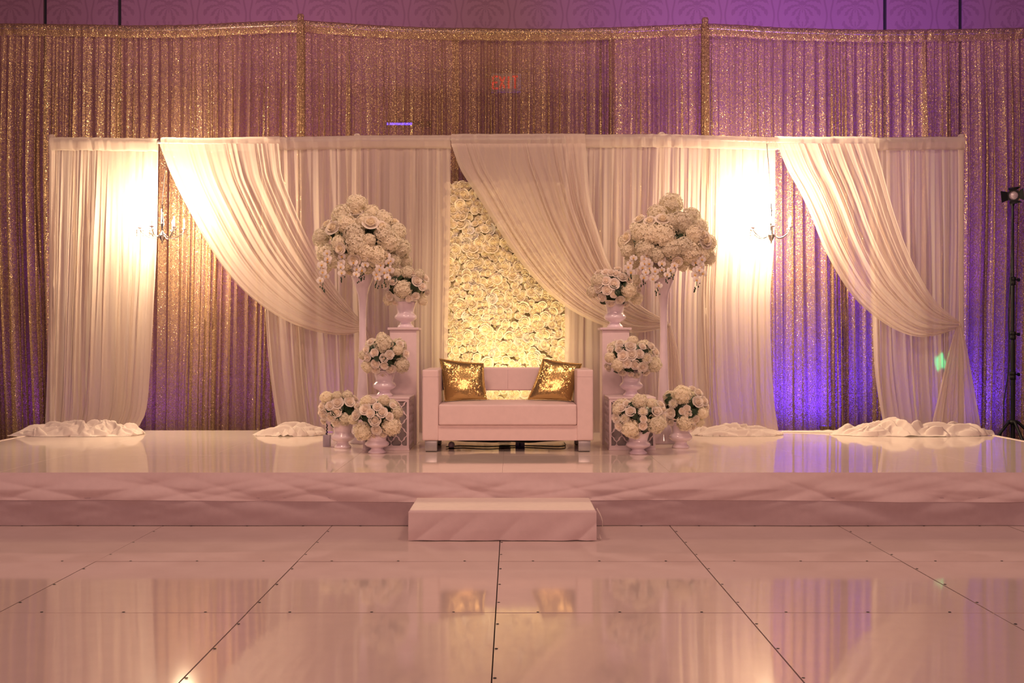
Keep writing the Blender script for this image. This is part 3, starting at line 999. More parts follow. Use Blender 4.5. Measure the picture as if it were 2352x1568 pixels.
def leaf_cluster(parent, c, rad, n, seed, size, squash=1.0, name='foliage', zmin=-.6):
    r = random.Random(seed)
    b = MB()
    base = [Vector(v.co) for v in LEAF.vertices]
    fc = [tuple(p.vertices) for p in LEAF.polygons]
    # dark mossy heart of the arrangement
    lm = []
    for j in range(9):
        row = []
        for i in range(16):
            th, ph = i / 16 * 2 * PI, PI * j / 8
            d = Vector((math.sin(ph) * math.cos(th), math.sin(ph) * math.sin(th), math.cos(ph)))
            k = rad * .70 * (1 + .10 * mnoise.noise(d * 3 + Vector((seed, 0, 0))))
            row.append((c[0] + d.x * k, c[1] + d.y * k, c[2] + d.z * k * squash))
        lm.append(row)
    b.grid(np.array(lm), closed=True)
    for i in range(n):
        while True:
            d = Vector((r.gauss(0, 1), r.gauss(0, 1), r.gauss(0, 1))).normalized()
            if d.z > zmin: break
        q = aim((d + Vector((r.uniform(-.5, .5), r.uniform(-.5, .5), r.uniform(-.5, .5)))).normalized(), r)
        s = size * r.uniform(.7, 1.2)
        o = Vector((d.x, d.y, d.z * squash)) * rad * r.uniform(.66, .84) + Vector(c)
        b.poly([tuple(o + q @ (p * s)) for p in base], fc)
    return b.build(name, MT['leaf'], parent)


URN = [(.002, .0), (.074, .0), (.077, .008), (.072, .020), (.056, .036), (.050, .048), (.056, .058), (.084, .070), (.101, .086), (.105, .100), (.098, .116), (.083, .130), (.078, .140), (.080, .160),
       (.086, .185), (.094, .212), (.104, .236), (.106, .241), (.102, .243), (.088, .225), (.06, .20), (.002, .19)]
TRUMPET = [(.002, 0), (.126, 0), (.128, .006), (.122, .03), (.100, .12), (.074, .27), (.054, .45), (.041, .68), (.035, .92), (.033, 1.06), (.034, 1.20), (.038, 1.30), (.047, 1.385), (.066, 1.45),
           (.094, 1.52), (.118, 1.59), (.134, 1.655), (.140, 1.69), (.134, 1.69), (.11, 1.62), (.08, 1.55), (.002, 1.5)]


def bouquet(name, label, group, base, vase, hscale, dome, hyd, mums, roses, darks, rose_r, seed, fill=30, cream=False, orchids=None, wscale=1.0, ry=1.0):
    """vase at base; flowers given by where they sit on the dome, in photo pixels turned into metres at the vase's own distance"""
    r = random.Random(seed)
    bx, by, bz = base
    t = thing(name, label, 'flowers', base, group)
    MB().lathe([(a * wscale, b * hscale) for a, b in vase], base, 40).build('urn' if vase is URN else 'trumpet_vase', MT['ceramic'], t)
    dcx, dcy, hw, hh = dome
    c = Vector((X(dcx, by), by, Z(dcy, by)))
    s = by / F
    RX, RZ = hw * s, hh * s
    RY = RX * ry

    def place(px, py):
        a, b_ = (px - dcx) / hw, (dcy - py) / hh
        k = math.hypot(a, b_)
        if k > .99: a, b_ = a / k * .99, b_ / k * .99
        y = -math.sqrt(max(.02, 1 - a * a - b_ * b_))
        return Vector((a, y, b_))

    def put(nm, me, px, py, rp, tilt=.5):
        d = place(px, py)
        n_ = Vector((d.x / RX, d.y / RY, d.z / RZ)).normalized()
        R = rp * s
        pos = Vector(((px - dcx) * s, d.y * (RY - R * .75), (dcy - py) * s))
        if vase is TRUMPET and nm == 'rose': pos.y -= .045
        lim = max(1.0, math.hypot((px - dcx) / hw, (dcy - py) / hh))
        if vase is URN and lim > 1: pos.x /= lim; pos.z /= lim
        n_ = (n_ + Vector((0, -.35, .12)) + Vector((r.uniform(-.15, .15), 0, r.uniform(-.15, .15)))).normalized()
        return link(nm, me, t, c + pos - Vector(base), aim(n_, r), R * r.uniform(.95, 1.08))
    taken = []
    for px, py, rp in hyd:
        put('hydrangea', r.choice(HYD), px, py, rp * (.90 if vase is URN else 1.02)); taken.append((px, py, rp))
    for px, py, rp in mums:
        put('chrysanthemum', r.choice(MUM), px, py, rp); taken.append((px, py, rp))
    for q in roses:
        px, py = q[:2]; rp = (q[2] if len(q) > 2 else rose_r * r.uniform(.9, 1.12)) * 1.1
        put('rose', r.choice(CREAM if cream else ROSE), px, py, rp); taken.append((px, py, rp))
    for px, py in darks:
        d = place(px, py)
        n_ = Vector((d.x, d.y - .3, d.z)).normalized()
        for _ in range(2):
            link('leaf', LEAF, t, c + Vector((d.x * RX, d.y * RY, d.z * RZ)) * .86 - Vector(base), aim((n_ + Vector((r.uniform(-.4, .4), 0, r.uniform(-.4, .4)))).normalized(), r), 17 * s)
        taken.append((px, py, 7))
    for _ in range(fill * 14):
        if fill <= 0: break
        a, k = r.uniform(0, 2 * PI), math.sqrt(r.random())
        px, py = dcx + hw * .96 * k * math.cos(a), dcy + hh * .96 * k * math.sin(a)
        rp = rose_r * r.uniform(.8, 1.08)
        if all(math.hypot(px - x, py - y) > (rp + q) * .74 for x, y, q in taken):
            if cream and r.random() < .6: put('hydrangea', r.choice(HYD), px, py, rp * 1.1)
            else: put('rose', r.choice(CREAM if cream else ROSE), px, py, rp)
            taken.append((px, py, rp)); fill -= 1
    # the far side, fuller blooms
    for k in range(9):
        a = PI * (k + .5) / 9
        el = (.15, .65, -.25)[k % 3]
        d = Vector((math.cos(a) * math.cos(el), math.sin(a) * math.cos(el), math.sin(el)))
        if d.y < .25: continue
        R = (hw * .34) * s
        link('hydrangea', r.choice(HYD), t, c + Vector((d.x * (RX - R * .8), d.y * (RY - R * .8), d.z * (RZ - R * .8))) - Vector(base), aim(d, r), R)
    leaf_cluster(t, c, RX * .92, 60, seed, 17 * s, RZ / RX, zmin=-.35)
    if orchids:
        for o_ in orchids:
            strand(t, o_, by, base, r)
    return t


def strand(t, pts, Y, base, r):
    """a hanging orchid spray: stem with blooms and dark buds at the tip"""
    p = polyline([(X(a, Y), Y + dy, Z(b, Y)) for a, b, dy in pts], 14)
    MB().tube([tuple(q) for q in p], .0035, 5).build('orchid_stem', MT['stem'], t)
    n = max(3, int(np.linalg.norm(p[-1] - p[0]) / .036))
    for k in range(n):
        q = Vector(p[int(round(k / (n - 1) * 11))])
        q += Vector((r.uniform(-.03, .03), -.02 + r.uniform(-.02, .01), r.uniform(-.012, .012)))
        nrm = Vector((r.uniform(-.5, .5), -1, r.uniform(-.35, .25))).normalized()
        rot = nrm.to_track_quat('Z', 'Y') @ Quaternion((0, 0, 1), r.uniform(-.4, .4))
        link('orchid', ORC, t, q - Vector(base), rot, .040 * r.uniform(.85, 1.15))
    b = MB()
    for k in range(6):
        q = Vector(p[13]) + Vector((r.uniform(-.022, .022), r.uniform(-.02, .01), -.008 - k * .009))
        b.lathe([(.001, -.010), (.006, -.004), (.0055, .004), (.001, .010)], q, 6)
    b.build('bud', MT['leaf'], t)


def urn_base(px, py): 
    Y = F * (H - ZS) / (py - 784.0)
    return (X(px, Y), Y, ZS)

# pedestals and lattice boxes first: they carry urns
def pedestal(px0, px1, label):
    Y = 9.79
    xa, xb = X(px0, Y), X(px1, Y)
    t = thing('pedestal', label, 'pedestal', ((xa + xb) / 2, Y + .15, ZS), 'tall white pedestals')
    zt_ = 1.458
    MB().box(xa + .006, xb - .006, Y, Y + .28, ZS, zt_ - .02, bev=.003).build('column', MT['lacquer'], t, auto=40)
    MB().box(xa - .014, xb + .014, Y - .018, Y + .30, zt_ - .022, zt_, bev=.004).build('cap', MT['lacquer'], t, auto=40)
    return t

pedestal(894, 958, 'tall white pedestal left of the sofa carrying a flower urn')
pedestal(1382, 1447, 'tall white pedestal right of the sofa carrying a flower urn')


def lattice_mesh(name, w, h, mat):
    """flat board pierced by rows of quatrefoils, w wide and h high, 1 cm thick, in the XZ plane"""
    cu = bpy.data.curves.new(name, 'CURVE')
    cu.dimensions = '2D'; cu.fill_mode = 'BOTH'; cu.extrude = .005

    def spline(pts):
        sp = cu.splines.new('POLY'); sp.points.add(len(pts) - 1); sp.use_cyclic_u = True
        for p, q in zip(sp.points, pts): p.co = (q[0], q[1], 0, 1)
    spline([(-w / 2, 0), (w / 2, 0), (w / 2, h), (-w / 2, h)])
    m = .018
    lim = (-w / 2 + m, w / 2 - m, m * 1.6, h - m * 1.4)
    ax, ay = .091, .152

    def clip(poly):
        for axis, val, sgn in ((0, lim[0], 1), (0, lim[1], -1), (1, lim[2], 1), (1, lim[3], -1)):
            out = []
            for a, b in zip(poly, poly[1:] + poly[:1]):
                ia, ib = (a[axis] - val) * sgn >= 0, (b[axis] - val) * sgn >= 0
                if ia: out.append(a)
                if ia != ib:
                    k = (val - a[axis]) / (b[axis] - a[axis])
                    out.append((a[0] + (b[0] - a[0]) * k, a[1] + (b[1] - a[1]) * k))
            poly = out
            if not poly: return None
        return poly
    for j in range(-1, int(h / ay * 2) + 3):
        for i in range(-4, 5):
            cx_, cy_ = (i + .5 * (j % 2)) * ax, j * ay / 2 + .05
            pts = []
            for k in range(32):
                th = 2 * PI * k / 32
                rr = .0395 * (1 + .20 * math.cos(4 * th))
                pts.append((cx_ + rr * math.cos(th) * .93, cy_ + rr * math.sin(th) * 1.2))
            p = clip(pts)
            if p and len(p) > 4:
                xs_ = [q[0] for q in p]; ys_ = [q[1] for q in p]
                if max(xs_) - min(xs_) > .012 and max(ys_) - min(ys_) > .012:
                    spline(p)
    ob = bpy.data.objects.new(name, cu); C.objects.link(ob)
    dg = bpy.context.evaluated_depsgraph_get()
    me = bpy.data.meshes.new_from_object(ob.evaluated_get(dg))
    bpy.data.objects.remove(ob); bpy.data.curves.remove(cu)
    me.materials.clear(); me.materials.append(mat)
    return me


LF = lattice_mesh('lattice_panel', .40, .44, MT['lacquer'])
LS = lattice_mesh('lattice_panel', .45, .44, MT['lacquer'])


def lattice_box(px0, label):
    Y = 9.28
    xa = X(px0, Y); xb = xa + .405
    cx_ = (xa + xb) / 2
    t = thing('lattice_box', label, 'stand', (cx_, Y + .24, ZS), 'white lattice boxes')
    st = Quaternion((1, 0, 0), PI / 2)
    link('lattice_panel', LF, t, (0, -.235, .012), st)
    link('lattice_panel', LF, t, (0, .235, .012), st)
    for sx in (-1, 1):
        link('lattice_panel', LS, t, (sx * .197, 0, .012), Quaternion((0, 0, 1), PI / 2) @ st)
    MB().box(xa - .004, xb + .004, Y - .004, Y + .484, ZS + .446, ZS + .463, bev=.003).build('top_board', MT['lacquer'], t, auto=40)
    MB().box(xa - .002, xb + .002, Y - .002, Y + .482, ZS, ZS + .014, bev=.002).build('base_board', MT['lacquer'], t, auto=40)
    MB().box(xa + .022, xb - .022, Y + .025, Y + .455, ZS + .014, ZS + .445).build('inner_panel', MT['grey_panel'], t, smooth=False)
    return t

lattice_box(833, 'white quatrefoil lattice box left of the sofa under a flower urn')
lattice_box(1399, 'white quatrefoil lattice box right of the sofa under a flower urn')

UG = 'white urns of roses and hydrangeas'
bouquet('flower_urn', 'white urn of roses and hydrangeas on top of the left tall pedestal', UG, (X(932, 9.95), 9.94, 1.458), URN, 1.0, (934, 658, 53, 46),
        [(930, 665, 23), (890, 692, 15), (940, 628, 17), (964, 632, 14), (972, 692, 13), (915, 628, 14)], [], [(908, 648), (898, 680, 11), (957, 681), (972, 660), (960, 648, 12), (905, 632), (950, 630), (890, 655), (978, 640)],
        [(893, 664), (957, 668), (916, 643)], 9.5, 101, 16)
bouquet('flower_urn', 'white urn of roses and hydrangeas on the left lattice box', UG, (X(883, 9.46), 9.46, ZS + .463), URN, .95, (885, 816, 57, 48),
        [(887, 790, 22), (848, 840, 17), (925, 838, 20), (917, 803, 14), (880, 775, 14), (838, 815, 12)], [], [(846, 803), (866, 810), (850, 820), (868, 834), (888, 821), (900, 814), (888, 838), (866, 846), (902, 846), (921, 790), (855, 785)],
        [(906, 797), (878, 826), (853, 810), (895, 833)], 9.5, 102, 14)
bouquet('flower_urn', 'white urn of roses on the deck beside the small grey box, outermost on the left', UG, urn_base(787, 1028), URN, .98, (778, 941, 46, 42),
        [(753, 912, 17), (797, 960, 16), (800, 908, 14), (778, 908, 12)], [], [(744, 932), (764, 930, 10), (781, 924, 12), (806, 921, 11), (750, 951), (766, 955, 10), (778, 943, 12), (777, 968), (816, 915), (742, 945)],
        [(797, 938), (758, 962), (762, 942), (782, 957), (806, 940), (770, 975)], 9.5, 103, 8)
bouquet('flower_urn', 'white urn of roses and hydrangeas on the deck before the left lattice box', UG, urn_base(866, 1040), URN, .80, (867, 956, 58, 47),
        [(837, 988, 24), (902, 976, 25), (846, 920, 15), (885, 918, 14), (815, 962, 13), (915, 945, 14)], [], [(845, 938, 12), (857, 946, 11), (872, 932), (883, 944, 12), (867, 961, 14), (870, 983, 12), (823, 951, 11), (899, 953), (860, 921), (905, 930)],
        [(850, 954), (873, 949), (843, 1002), (856, 966), (886, 955)], 9.5, 104, 10)
bouquet('flower_urn', 'white urn of roses and hydrangeas on top of the right tall pedestal', UG, (X(1412, 9.95), 9.94, 1.458), URN, 1.0, (1410, 661, 62, 45),
        [(1440, 668, 20), (1462, 686, 15), (1359, 671, 15), (1372, 646, 15), (1455, 645, 14)], [], [(1389, 628, 9), (1401, 630, 10), (1424, 640, 11), (1388, 648, 10), (1405, 655, 12), (1390, 668, 11), (1405, 677, 10), (1371, 664, 10), (1380, 684, 10), (1373, 654), (1440, 645), (1420, 690), (1412, 632)],
        [(1436, 648), (1411, 668), (1373, 693), (1426, 695), (1410, 690)], 9.5, 105, 12)
bouquet('flower_urn', 'white urn of many roses on the right lattice box', UG, (X(1450, 9.46), 9.46, ZS + .463), URN, .95, (1449, 820, 63, 46),
        [(1416, 836, 17), (1500, 836, 20), (1398, 820, 13), (1450, 783, 14)], [(1480, 822, 14)], [(1400, 803), (1445, 814, 12), (1462, 812, 11), (1426, 816, 11), (1419, 801, 10), (1443, 796, 12), (1435, 834, 9), (1453, 836, 11), (1470, 841, 11), (1396, 843), (1492, 795, 10), (1502, 808), (1470, 796), (1421, 789)],
        [(1431, 804), (1456, 826), (1490, 808), (1438, 849), (1409, 857), (1497, 860)], 9.5, 106, 12)
bouquet('flower_urn', 'white urn of roses and hydrangeas on the deck before the right lattice box', UG, urn_base(1466, 1042), URN, .80, (1465, 957, 66, 49),
        [(1444, 980, 23), (1502, 970, 26), (1466, 920, 20), (1415, 940, 13), (1490, 925, 13)], [(1470, 942, 13), (1430, 958, 13)], [(1443, 942, 12), (1412, 958, 10), (1424, 935), (1470, 973), (1507, 940, 10), (1515, 928), (1418, 976), (1500, 942), (1436, 925)],
        [(1456, 956), (1484, 988), (1432, 931), (1488, 940), (1474, 990), (1443, 1003)], 9.5, 107, 10)
bouquet('flower_urn', 'white urn of roses and hydrangeas on the deck, outermost on the right', UG, urn_base(1563, 1028), URN, .98, (1570, 936, 53, 50),
        [(1562, 905, 23), (1568, 966, 23), (1608, 946, 14), (1604, 968, 12)], [(1541, 925, 13)], [(1596, 921, 12), (1600, 901, 11), (1536, 946, 11), (1560, 941, 8), (1573, 946, 8), (1592, 960, 10), (1536, 966), (1613, 920), (1588, 892), (1570, 935, 8)],
        [(1530, 918), (1586, 946), (1547, 954), (1582, 938), (1592, 938), (1532, 905)], 9.5, 108, 8)

TG = 'tall trumpet vases of white flowers'
yt = 9.96
bouquet('tall_flower_vase', 'tall white trumpet vase topped with a cloud of white flowers left of the sofa', TG, (X(833, yt), yt, ZS), TRUMPET, 1.0, (835, 562, 98, 70),
        [(822, 472, 24), (790, 497, 24), (856, 492, 18), (824, 545, 24), (757, 585, 23), (742, 548, 20), (775, 600, 18), (832, 568, 26), (850, 585, 22), (872, 592, 24), (900, 560, 26), (924, 572, 22), (916, 535, 20), (884, 508, 20), (748, 612, 17), (806, 522, 22), (934, 602, 14), (890, 545, 22), (790, 565, 18), (845, 515, 18), (905, 600, 18), (800, 605, 18)], [],
        [(822, 494, 15), (776, 531, 17), (861, 521, 17), (886, 529, 15), (755, 518, 13), (908, 515, 14), (796, 578, 12)], [(864, 488), (872, 496), (770, 553), (762, 548), (800, 575)], 13, 109, 30, cream=True, ry=.95,
        orchids=[[(765, 590, -.25), (756, 620, -.27), (753, 660, -.27)], [(795, 595, -.28), (796, 615, -.30), (800, 638, -.30)], [(822, 600, -.28), (830, 620, -.30), (836, 640, -.30)],
                 [(872, 600, -.26), (876, 625, -.28), (874, 652, -.28)], [(898, 592, -.24), (898, 615, -.26), (890, 650, -.26)], [(845, 600, -.29), (846, 618, -.30), (844, 632, -.30)]])
bouquet('tall_flower_vase', 'tall white trumpet vase topped with a cloud of white flowers right of the sofa', TG, (X(1524, yt), yt, ZS), TRUMPET, 1.0, (1530, 562, 100, 70),
        [(1540, 472, 25), (1586, 500, 22), (1508, 497, 24), (1466, 540, 20), (1486, 545, 24), (1512, 548, 25), (1475, 577, 22), (1557, 517, 26), (1582, 545, 22), (1556, 572, 22), (1572, 585, 24), (1440, 577, 18), (1434, 558, 16), (1620, 562, 18), (1624, 592, 18), (1600, 525, 18), (1530, 577, 22), (1450, 602, 16), (1530, 515, 18), (1500, 590, 18), (1600, 585, 18)], [],
        [(1513, 512, 16), (1466, 507, 14), (1437, 548, 15), (1607, 558, 17), (1600, 545, 13), (1485, 515, 13)], [(1542, 484), (1550, 545), (1556, 575), (1634, 570), (1630, 575)], 13, 110, 30, cream=True, ry=.95,
        orchids=[[(1445, 598, -.25), (1442, 615, -.27), (1440, 634, -.27)], [(1478, 596, -.28), (1490, 630, -.30), (1500, 668, -.30)], [(1505, 600, -.29), (1512, 620, -.30), (1522, 640, -.30)],
                 [(1470, 600, -.28), (1466, 620, -.30), (1468, 648, -.30)], [(1575, 592, -.26), (1588, 620, -.28), (1588, 660, -.28)], [(1600, 590, -.24), (1602, 612, -.26), (1592, 640, -.26)], [(1535, 600, -.29), (1534, 618, -.30), (1532, 632, -.30)]])

# ------------------------------------------------------------------ flower wall
YFW = 11.27
fw = thing('flower_wall', 'tall panel covered in cream silk roses behind the sofa', 'flower wall', (X(1164, YFW), YFW, ZS))
fx0, fx1 = X(1024, YFW), X(1304, YFW)
fz1 = Z(421, YFW)
MB().box(fx0 + .02, fx1 - .03, YFW, YFW + .05, ZS, fz1 - .04).build('backing_board', MT['backing'], fw, smooth=False)
r = random.Random(11)
pts = []
stepx, stepz = .069, .066
nzr = int((fz1 - ZS) / stepz)
for j in range(nzr + 1):
    for i in range(int((fx1 - fx0) / stepx) + 1):
        x = fx0 + .03 + (i + .5 * (j % 2)) * stepx + r.uniform(-.022, .022)
        z = fz1 - .035 - j * stepz + r.uniform(-.022, .022)
        if x > fx1 - .02 or z < ZS + .03: continue
        pts.append((x, z))
def shown(p):
    px, py = p[0] * F / YFW + 1176, 784 + (H - p[1]) * F / YFW
    edge = np.interp(py, [330, 440, 500, 560, 615, 665, 705], [1040, 1094, 1130, 1168, 1208, 1254, 1300])
    return px < edge + 14 and py < 935
vis = [p for p in pts if shown(p)]
hid = [p for p in pts if not shown(p)]
r.shuffle(vis)
parts, rest = vis[:300], vis[300:] + hid
def wall_pose(p):
    nrm = Vector((r.uniform(-.6, .6), -1, r.uniform(-.6, .6))).normalized()
    return Vector((p[0], YFW - .016 - r.uniform(0, .032), p[1])), aim(nrm, r), .048 * r.uniform(.74, 1.3), r.choice(WROSE if r.random() < .5 else WROSE[:3])
for p in parts:
    pos, q, s_, me = wall_pose(p)
    link('rose', me, fw, pos - fw.location, q, s_)
b = MB()
for p in rest:
    pos, q, s_, me = wall_pose(p)
    me = WROSE[(len(b.v) // 7) % 3]
    bi = len(b.v)
    b.v += [tuple(pos + q @ (v.co * s_)) for v in me.vertices]
    b.attr += [d.value for d in me.attributes['heart'].data]
    for f in me.polygons:
        b.f.append(tuple(bi + k for k in f.vertices)); b.m.append(0)
if rest:
    tag(b.build('rose_filler', MT['rose_wall'], fw, attr='heart'), kind='stuff')

# ------------------------------------------------------------------ sofa
sf = thing('sofa', 'white two-seat sofa with steel legs standing centre stage', 'sofa', (-.04, 9.5, ZS))
sx0, sx1, sy0, sy1 = -.772, .698, 9.13, 9.86
aw = .142
zb, za = ZS + .098, 1.088
LE = MT['leather']
def soft(x0, x1, y0, y1, z0, z1, bev, nm, crown=0.0, mat=LE):
    bm = bmesh.new()
    bmesh.ops.create_cube(bm, size=1)
    for v in bm.verts:
        v.co = (x0 if v.co.x < 0 else x1, y0 if v.co.y < 0 else y1, z0 if v.co.z < 0 else z1)
    bmesh.ops.subdivide_edges(bm, edges=list(bm.edges), cuts=7, use_grid_fill=True)
    cx_, cy_ = (x0 + x1) / 2, (y0 + y1) / 2
    for v in bm.verts:
        if abs(v.co.z - z1) < 1e-5 and crown:
            a, b_ = (v.co.x - cx_) / (x1 - x0) * 2, (v.co.y - cy_) / (y1 - y0) * 2
            v.co.z += crown * (1 - a ** 4) * (1 - b_ ** 4)
    sharp = [e for e in bm.edges if len(e.link_faces) == 2 and e.calc_face_angle(0) > .9]
    bmesh.ops.bevel(bm, geom=sharp, offset=bev, segments=4, profile=.6, affect='EDGES')
    bm.verts.index_update()
    m_ = MB().poly([v.co[:] for v in bm.verts], [[v.index for v in f.verts] for f in bm.faces])
    bm.free()
    return m_.build(nm, mat, sf)
soft(sx0, sx0 + aw, sy0, sy1, zb, za, .017, 'arm')
soft(sx1 - aw, sx1, sy0, sy1, zb, za, .017, 'arm')
# seams on the arms
for x in (sx0, sx1 - aw):
    MB().box(x - .0008, x + aw + .0008, sy0 - .0008, sy1, za - .061, za - .0595).build('seam', MT['skirt'], sf)
soft(sx0 + aw - .004, sx1 - aw + .004, sy0 + .010, sy1 - .02, zb, .612, .005, 'base_rail')
soft(sx0 + aw + .001, sx1 - aw - .001, sy0 - .012, sy1 - .03, .613, .79, .016, 'seat_cushion', .012)
mid = (sx0 + sx1) / 2
MB().box(mid - .0012, mid + .0012, sy1 - .1606, sy1 - .1, .9, 1.075).build('seam', MT['skirt'], sf)
soft(sx0 + aw + .001, sx1 - aw - .001, sy1 - .16, sy1 - .01, .883, 1.092, .016, 'back_cushion')
for x in (sx0 + .022, sx1 - .022 - .104):
    for y in (sy0 + .03, sy1 - .11):
        MB().box(x, x + .104, y, y + .08, ZS + .006, zb + .01, bev=.003).build('leg', MT['steel'], sf, auto=40)
        MB().box(x + .008, x + .096, y + .008, y + .072, ZS, ZS + .007).build('foot_pad', MT['black'], sf, smooth=False)
P = np.zeros((20, 60, 3))
for j in range(20):
    for i in range(60):
        u, v = i / 59, j / 19
        z = zb + .004 - .034 * (math.sin(PI * u) ** .5) * (.7 + .5 * mnoise.noise(Vector((u * 5, v * 2, 2)))) * (1 if v > 0 else .7)
        P[j, i] = (sx0 + .19 + u * (sx1 - sx0 - .40), sy0 + .03 + v * .62, z)
MB().grid(P).build('dust_cover', MT['black_cloth'], sf)

# gold pillows
def pillow(label, corners, Yb, lean, seed):
    """corners in photo pixels: top left, top right, bottom right, bottom left"""
    n = 34
    c = np.array([[X(a, Yb), Z(b, Yb)] for a, b in corners])
    cen = c.mean(0)
    zlow = c[:, 1].min()
    base = Vector((cen[0], Yb, zlow))
    t = thing('pillow', label, 'pillow', base, 'gold sequin pillows')
    Ps = []
    for side in (-1, 1):
        P = np.zeros((n, n, 3))
        for j in range(n):
            for i in range(n):
                u, v = i / (n - 1), j / (n - 1)
                pa = c[0] * (1 - u) * (1 - v) + c[1] * u * (1 - v) + c[2] * u * v + c[3] * (1 - u) * v
                su, sv = 4 * u * (1 - u), 4 * v * (1 - v)
                pull = .045
                pa = pa + (cen - pa) * pull * (su * (1 - sv) + sv * (1 - su))
                th = .075 * (su * sv) ** .42 + .006 * (su * sv) ** .5 * mnoise.noise(Vector((u * 4, v * 4, seed)))
                y = Yb + (pa[1] - zlow) * lean + side * th
                P[j, i] = (pa[0], y, pa[1])
        Ps.append(P)
    m_ = MB().grid(Ps[0]); m_.grid(Ps[1], flip=True)
    o = m_.build('cushion_body', MT['pillow'], t)
    ring = [tuple(Ps[0][0, i]) for i in range(n)] + [tuple(Ps[0][j, -1]) for j in range(1, n)] + [tuple(Ps[0][-1, i]) for i in range(n - 2, -1, -1)] + [tuple(Ps[0][j, 0]) for j in range(n - 2, 0, -1)]
    MB().tube(ring + [ring[0]], .004, 5).build('piping', MT['pillow'], t)
    return t
pillow('gold sequin pillow at the left end of the sofa', [(1008, 824), (1110, 835), (1118, 917), (1022, 921)], 9.50, .28, 3.3)
pillow('gold sequin pillow tilted against the right arm of the sofa', [(1248, 824), (1338, 836), (1312, 920), (1212, 917)], 9.50, .28, 8.8)

# uplight behind the sofa
ul = thing('floor_uplight', 'small black uplight on the deck behind the sofa, under the flower wall', 'lamp', (-.07, 10.12, ZS))
MB().box(-.13, -.01, 10.04, 10.20, ZS, ZS + .015, bev=.003).build('base_plate', MT['black'], ul)
MB().lathe([(.002, 0), (.05, 0), (.055, .02), (.058, .10), (.062, .12), (.054, .12), (.05, .09), (.002, .09)], (-.07, 10.12, ZS + .03), 20).build('lamp_head', MT['black'], ul)
# odds and ends lying under the sofa
gb = thing('glass_globe', 'small white globe on the deck under the left of the sofa', 'globe', (X(1037, 9.45), 9.45, ZS))
gb_c = (X(1037, 9.45), 9.45, ZS + .03)
MB().lathe([(.001, -.03), (.018, -.025), (.030, -.004), (.030, .006), (.020, .025), (.001, .032)], gb_c, 20).build('globe', MT['ceramic'], gb)
MB().lathe([(.001, -.031), (.024, -.031), (.024, -.022), (.001, -.020)], gb_c, 16).build('base', MT['black'], gb)
cb = MB()
cp = polyline([(X(1025, 9.5), 9.5, ZS + .010), (X(1060, 9.55), 9.58, ZS + .009), (X(1120, 9.5), 9.5, ZS + .012), (X(1200, 9.5), 9.62, ZS + .009), (X(1290, 9.5), 9.52, ZS + .012), (X(1300, 9.6), 9.9, ZS + .009)], 40)
cb.tube([tuple(q) for q in cp], .005, 6)
tag(cb.build('power_cable', MT['black']), 'black power cable lying on the deck under the sofa', 'cable')
ps = thing('power_box', 'small grey box standing on the deck under the middle of the sofa', 'box', (X(1192, 9.6), 9.6, ZS))
MB().box(X(1184, 9.6), X(1205, 9.6), 9.56, 9.66, ZS, ZS + .075, bev=.004).build('housing', MT['grey_block'], ps, auto=40)
MB().box(X(1193, 9.6), X(1195, 9.6), 9.558, 9.562, ZS + .01, ZS + .07).build('slot', MT['black'], ps)

# small grey box with a twisted stem beside the outermost left urn
sbx = thing('stem_light', 'small grey box with a black twisted stem beside the outermost left urn', 'lamp', (X(750, 9.6), 9.62, ZS))
bx0 = X(750, 9.6)
MB().box(bx0 - .031, bx0 + .031, 9.59, 9.652, ZS, ZS + .105, bev=.003).build('base_block', MT['grey_block'], sbx, auto=40)
st = [(bx0 + .004 * math.cos(k * 1.1), 9.62 + .004 * math.sin(k * 1.1), ZS + .10 + k * .005) for k in range(22)]
MB().tube(st, .005, 6).build('stem', MT['black'], sbx)

# ------------------------------------------------------------------ chandeliers
CRY = MB().lathe([(.001, -.014), (.007, 0), (.001, .010)], (0, 0, 0), 6).mesh('crystal_drop', MT['crystal'], smooth=False)


def chandelier(c, label):
    t = thing('chandelier', label, 'chandelier', c, 'lit crystal chandeliers')
    cx_, cy_, cz = c
    zb_ = Z(543, cy_)
    ztop = wtop(cx_) - .02
    MB().lathe([(.001, -.075), (.006, -.07), (.008, -.05), (.016, -.04), (.026, -.022), (.030, -.006), (.034, .0), (.040, .010), (.036, .020), (.016, .03), (.010, .06), (.012, .10), (.020, .13), (.012, .16), (.008, .24), (.014, .27), (.006, .30), (.004, .36)],
               (cx_, cy_, zb_), 24).build('central_stem', MT['chrome'], t)
    MB().tube([(cx_, cy_, zb_ + .35), (cx_, cy_ + .1, (zb_ + ztop) / 2 + .2), (cx_, YD - .03, ztop)], .004, 6).build('hanging_cable', MT['chrome'], t)
    for k in range(6):
        a = k * PI / 3 + .35
        d = Vector((math.cos(a), math.sin(a), 0))
        R = .215
        p0 = Vector((cx_, cy_, zb_ + .02))
        pts = [p0 + d * (R * q) + Vector((0, 0, z)) for q, z in ((.1, 0), (.3, -.03), (.55, -.035), (.8, -.005), (.97, .03), (1.0, .06))]
        arm = MB().tube(polyline([tuple(p) for p in pts], 16), .0042, 8).build('arm', MT['chrome'], t)
        tip = pts[-1]
        MB().lathe([(.005, -.01), (.022, .0), (.025, .007), (.02, .005), (.007, .004), (.0065, .07), (.001, .07)], tip, 14).build('candle_cup', MT['ceramic'], t)
        MB().lathe([(.004, .070), (.008, .079), (.009, .088), (.006, .102), (.001, .116)], tip, 10).build('bulb', MT['bulb'], t)
        for h in (.03, .055, .08):
            for sg in (-1, 1):
                link('crystal_drop', CRY, t, tip + d * (.03 * sg) - Vector((0, 0, h - .005)) - Vector(c))
    return t
chandelier((CH[0][0], CH[0][1], 2.40), 'lit crystal chandelier hanging at the left gap in the white drapes')
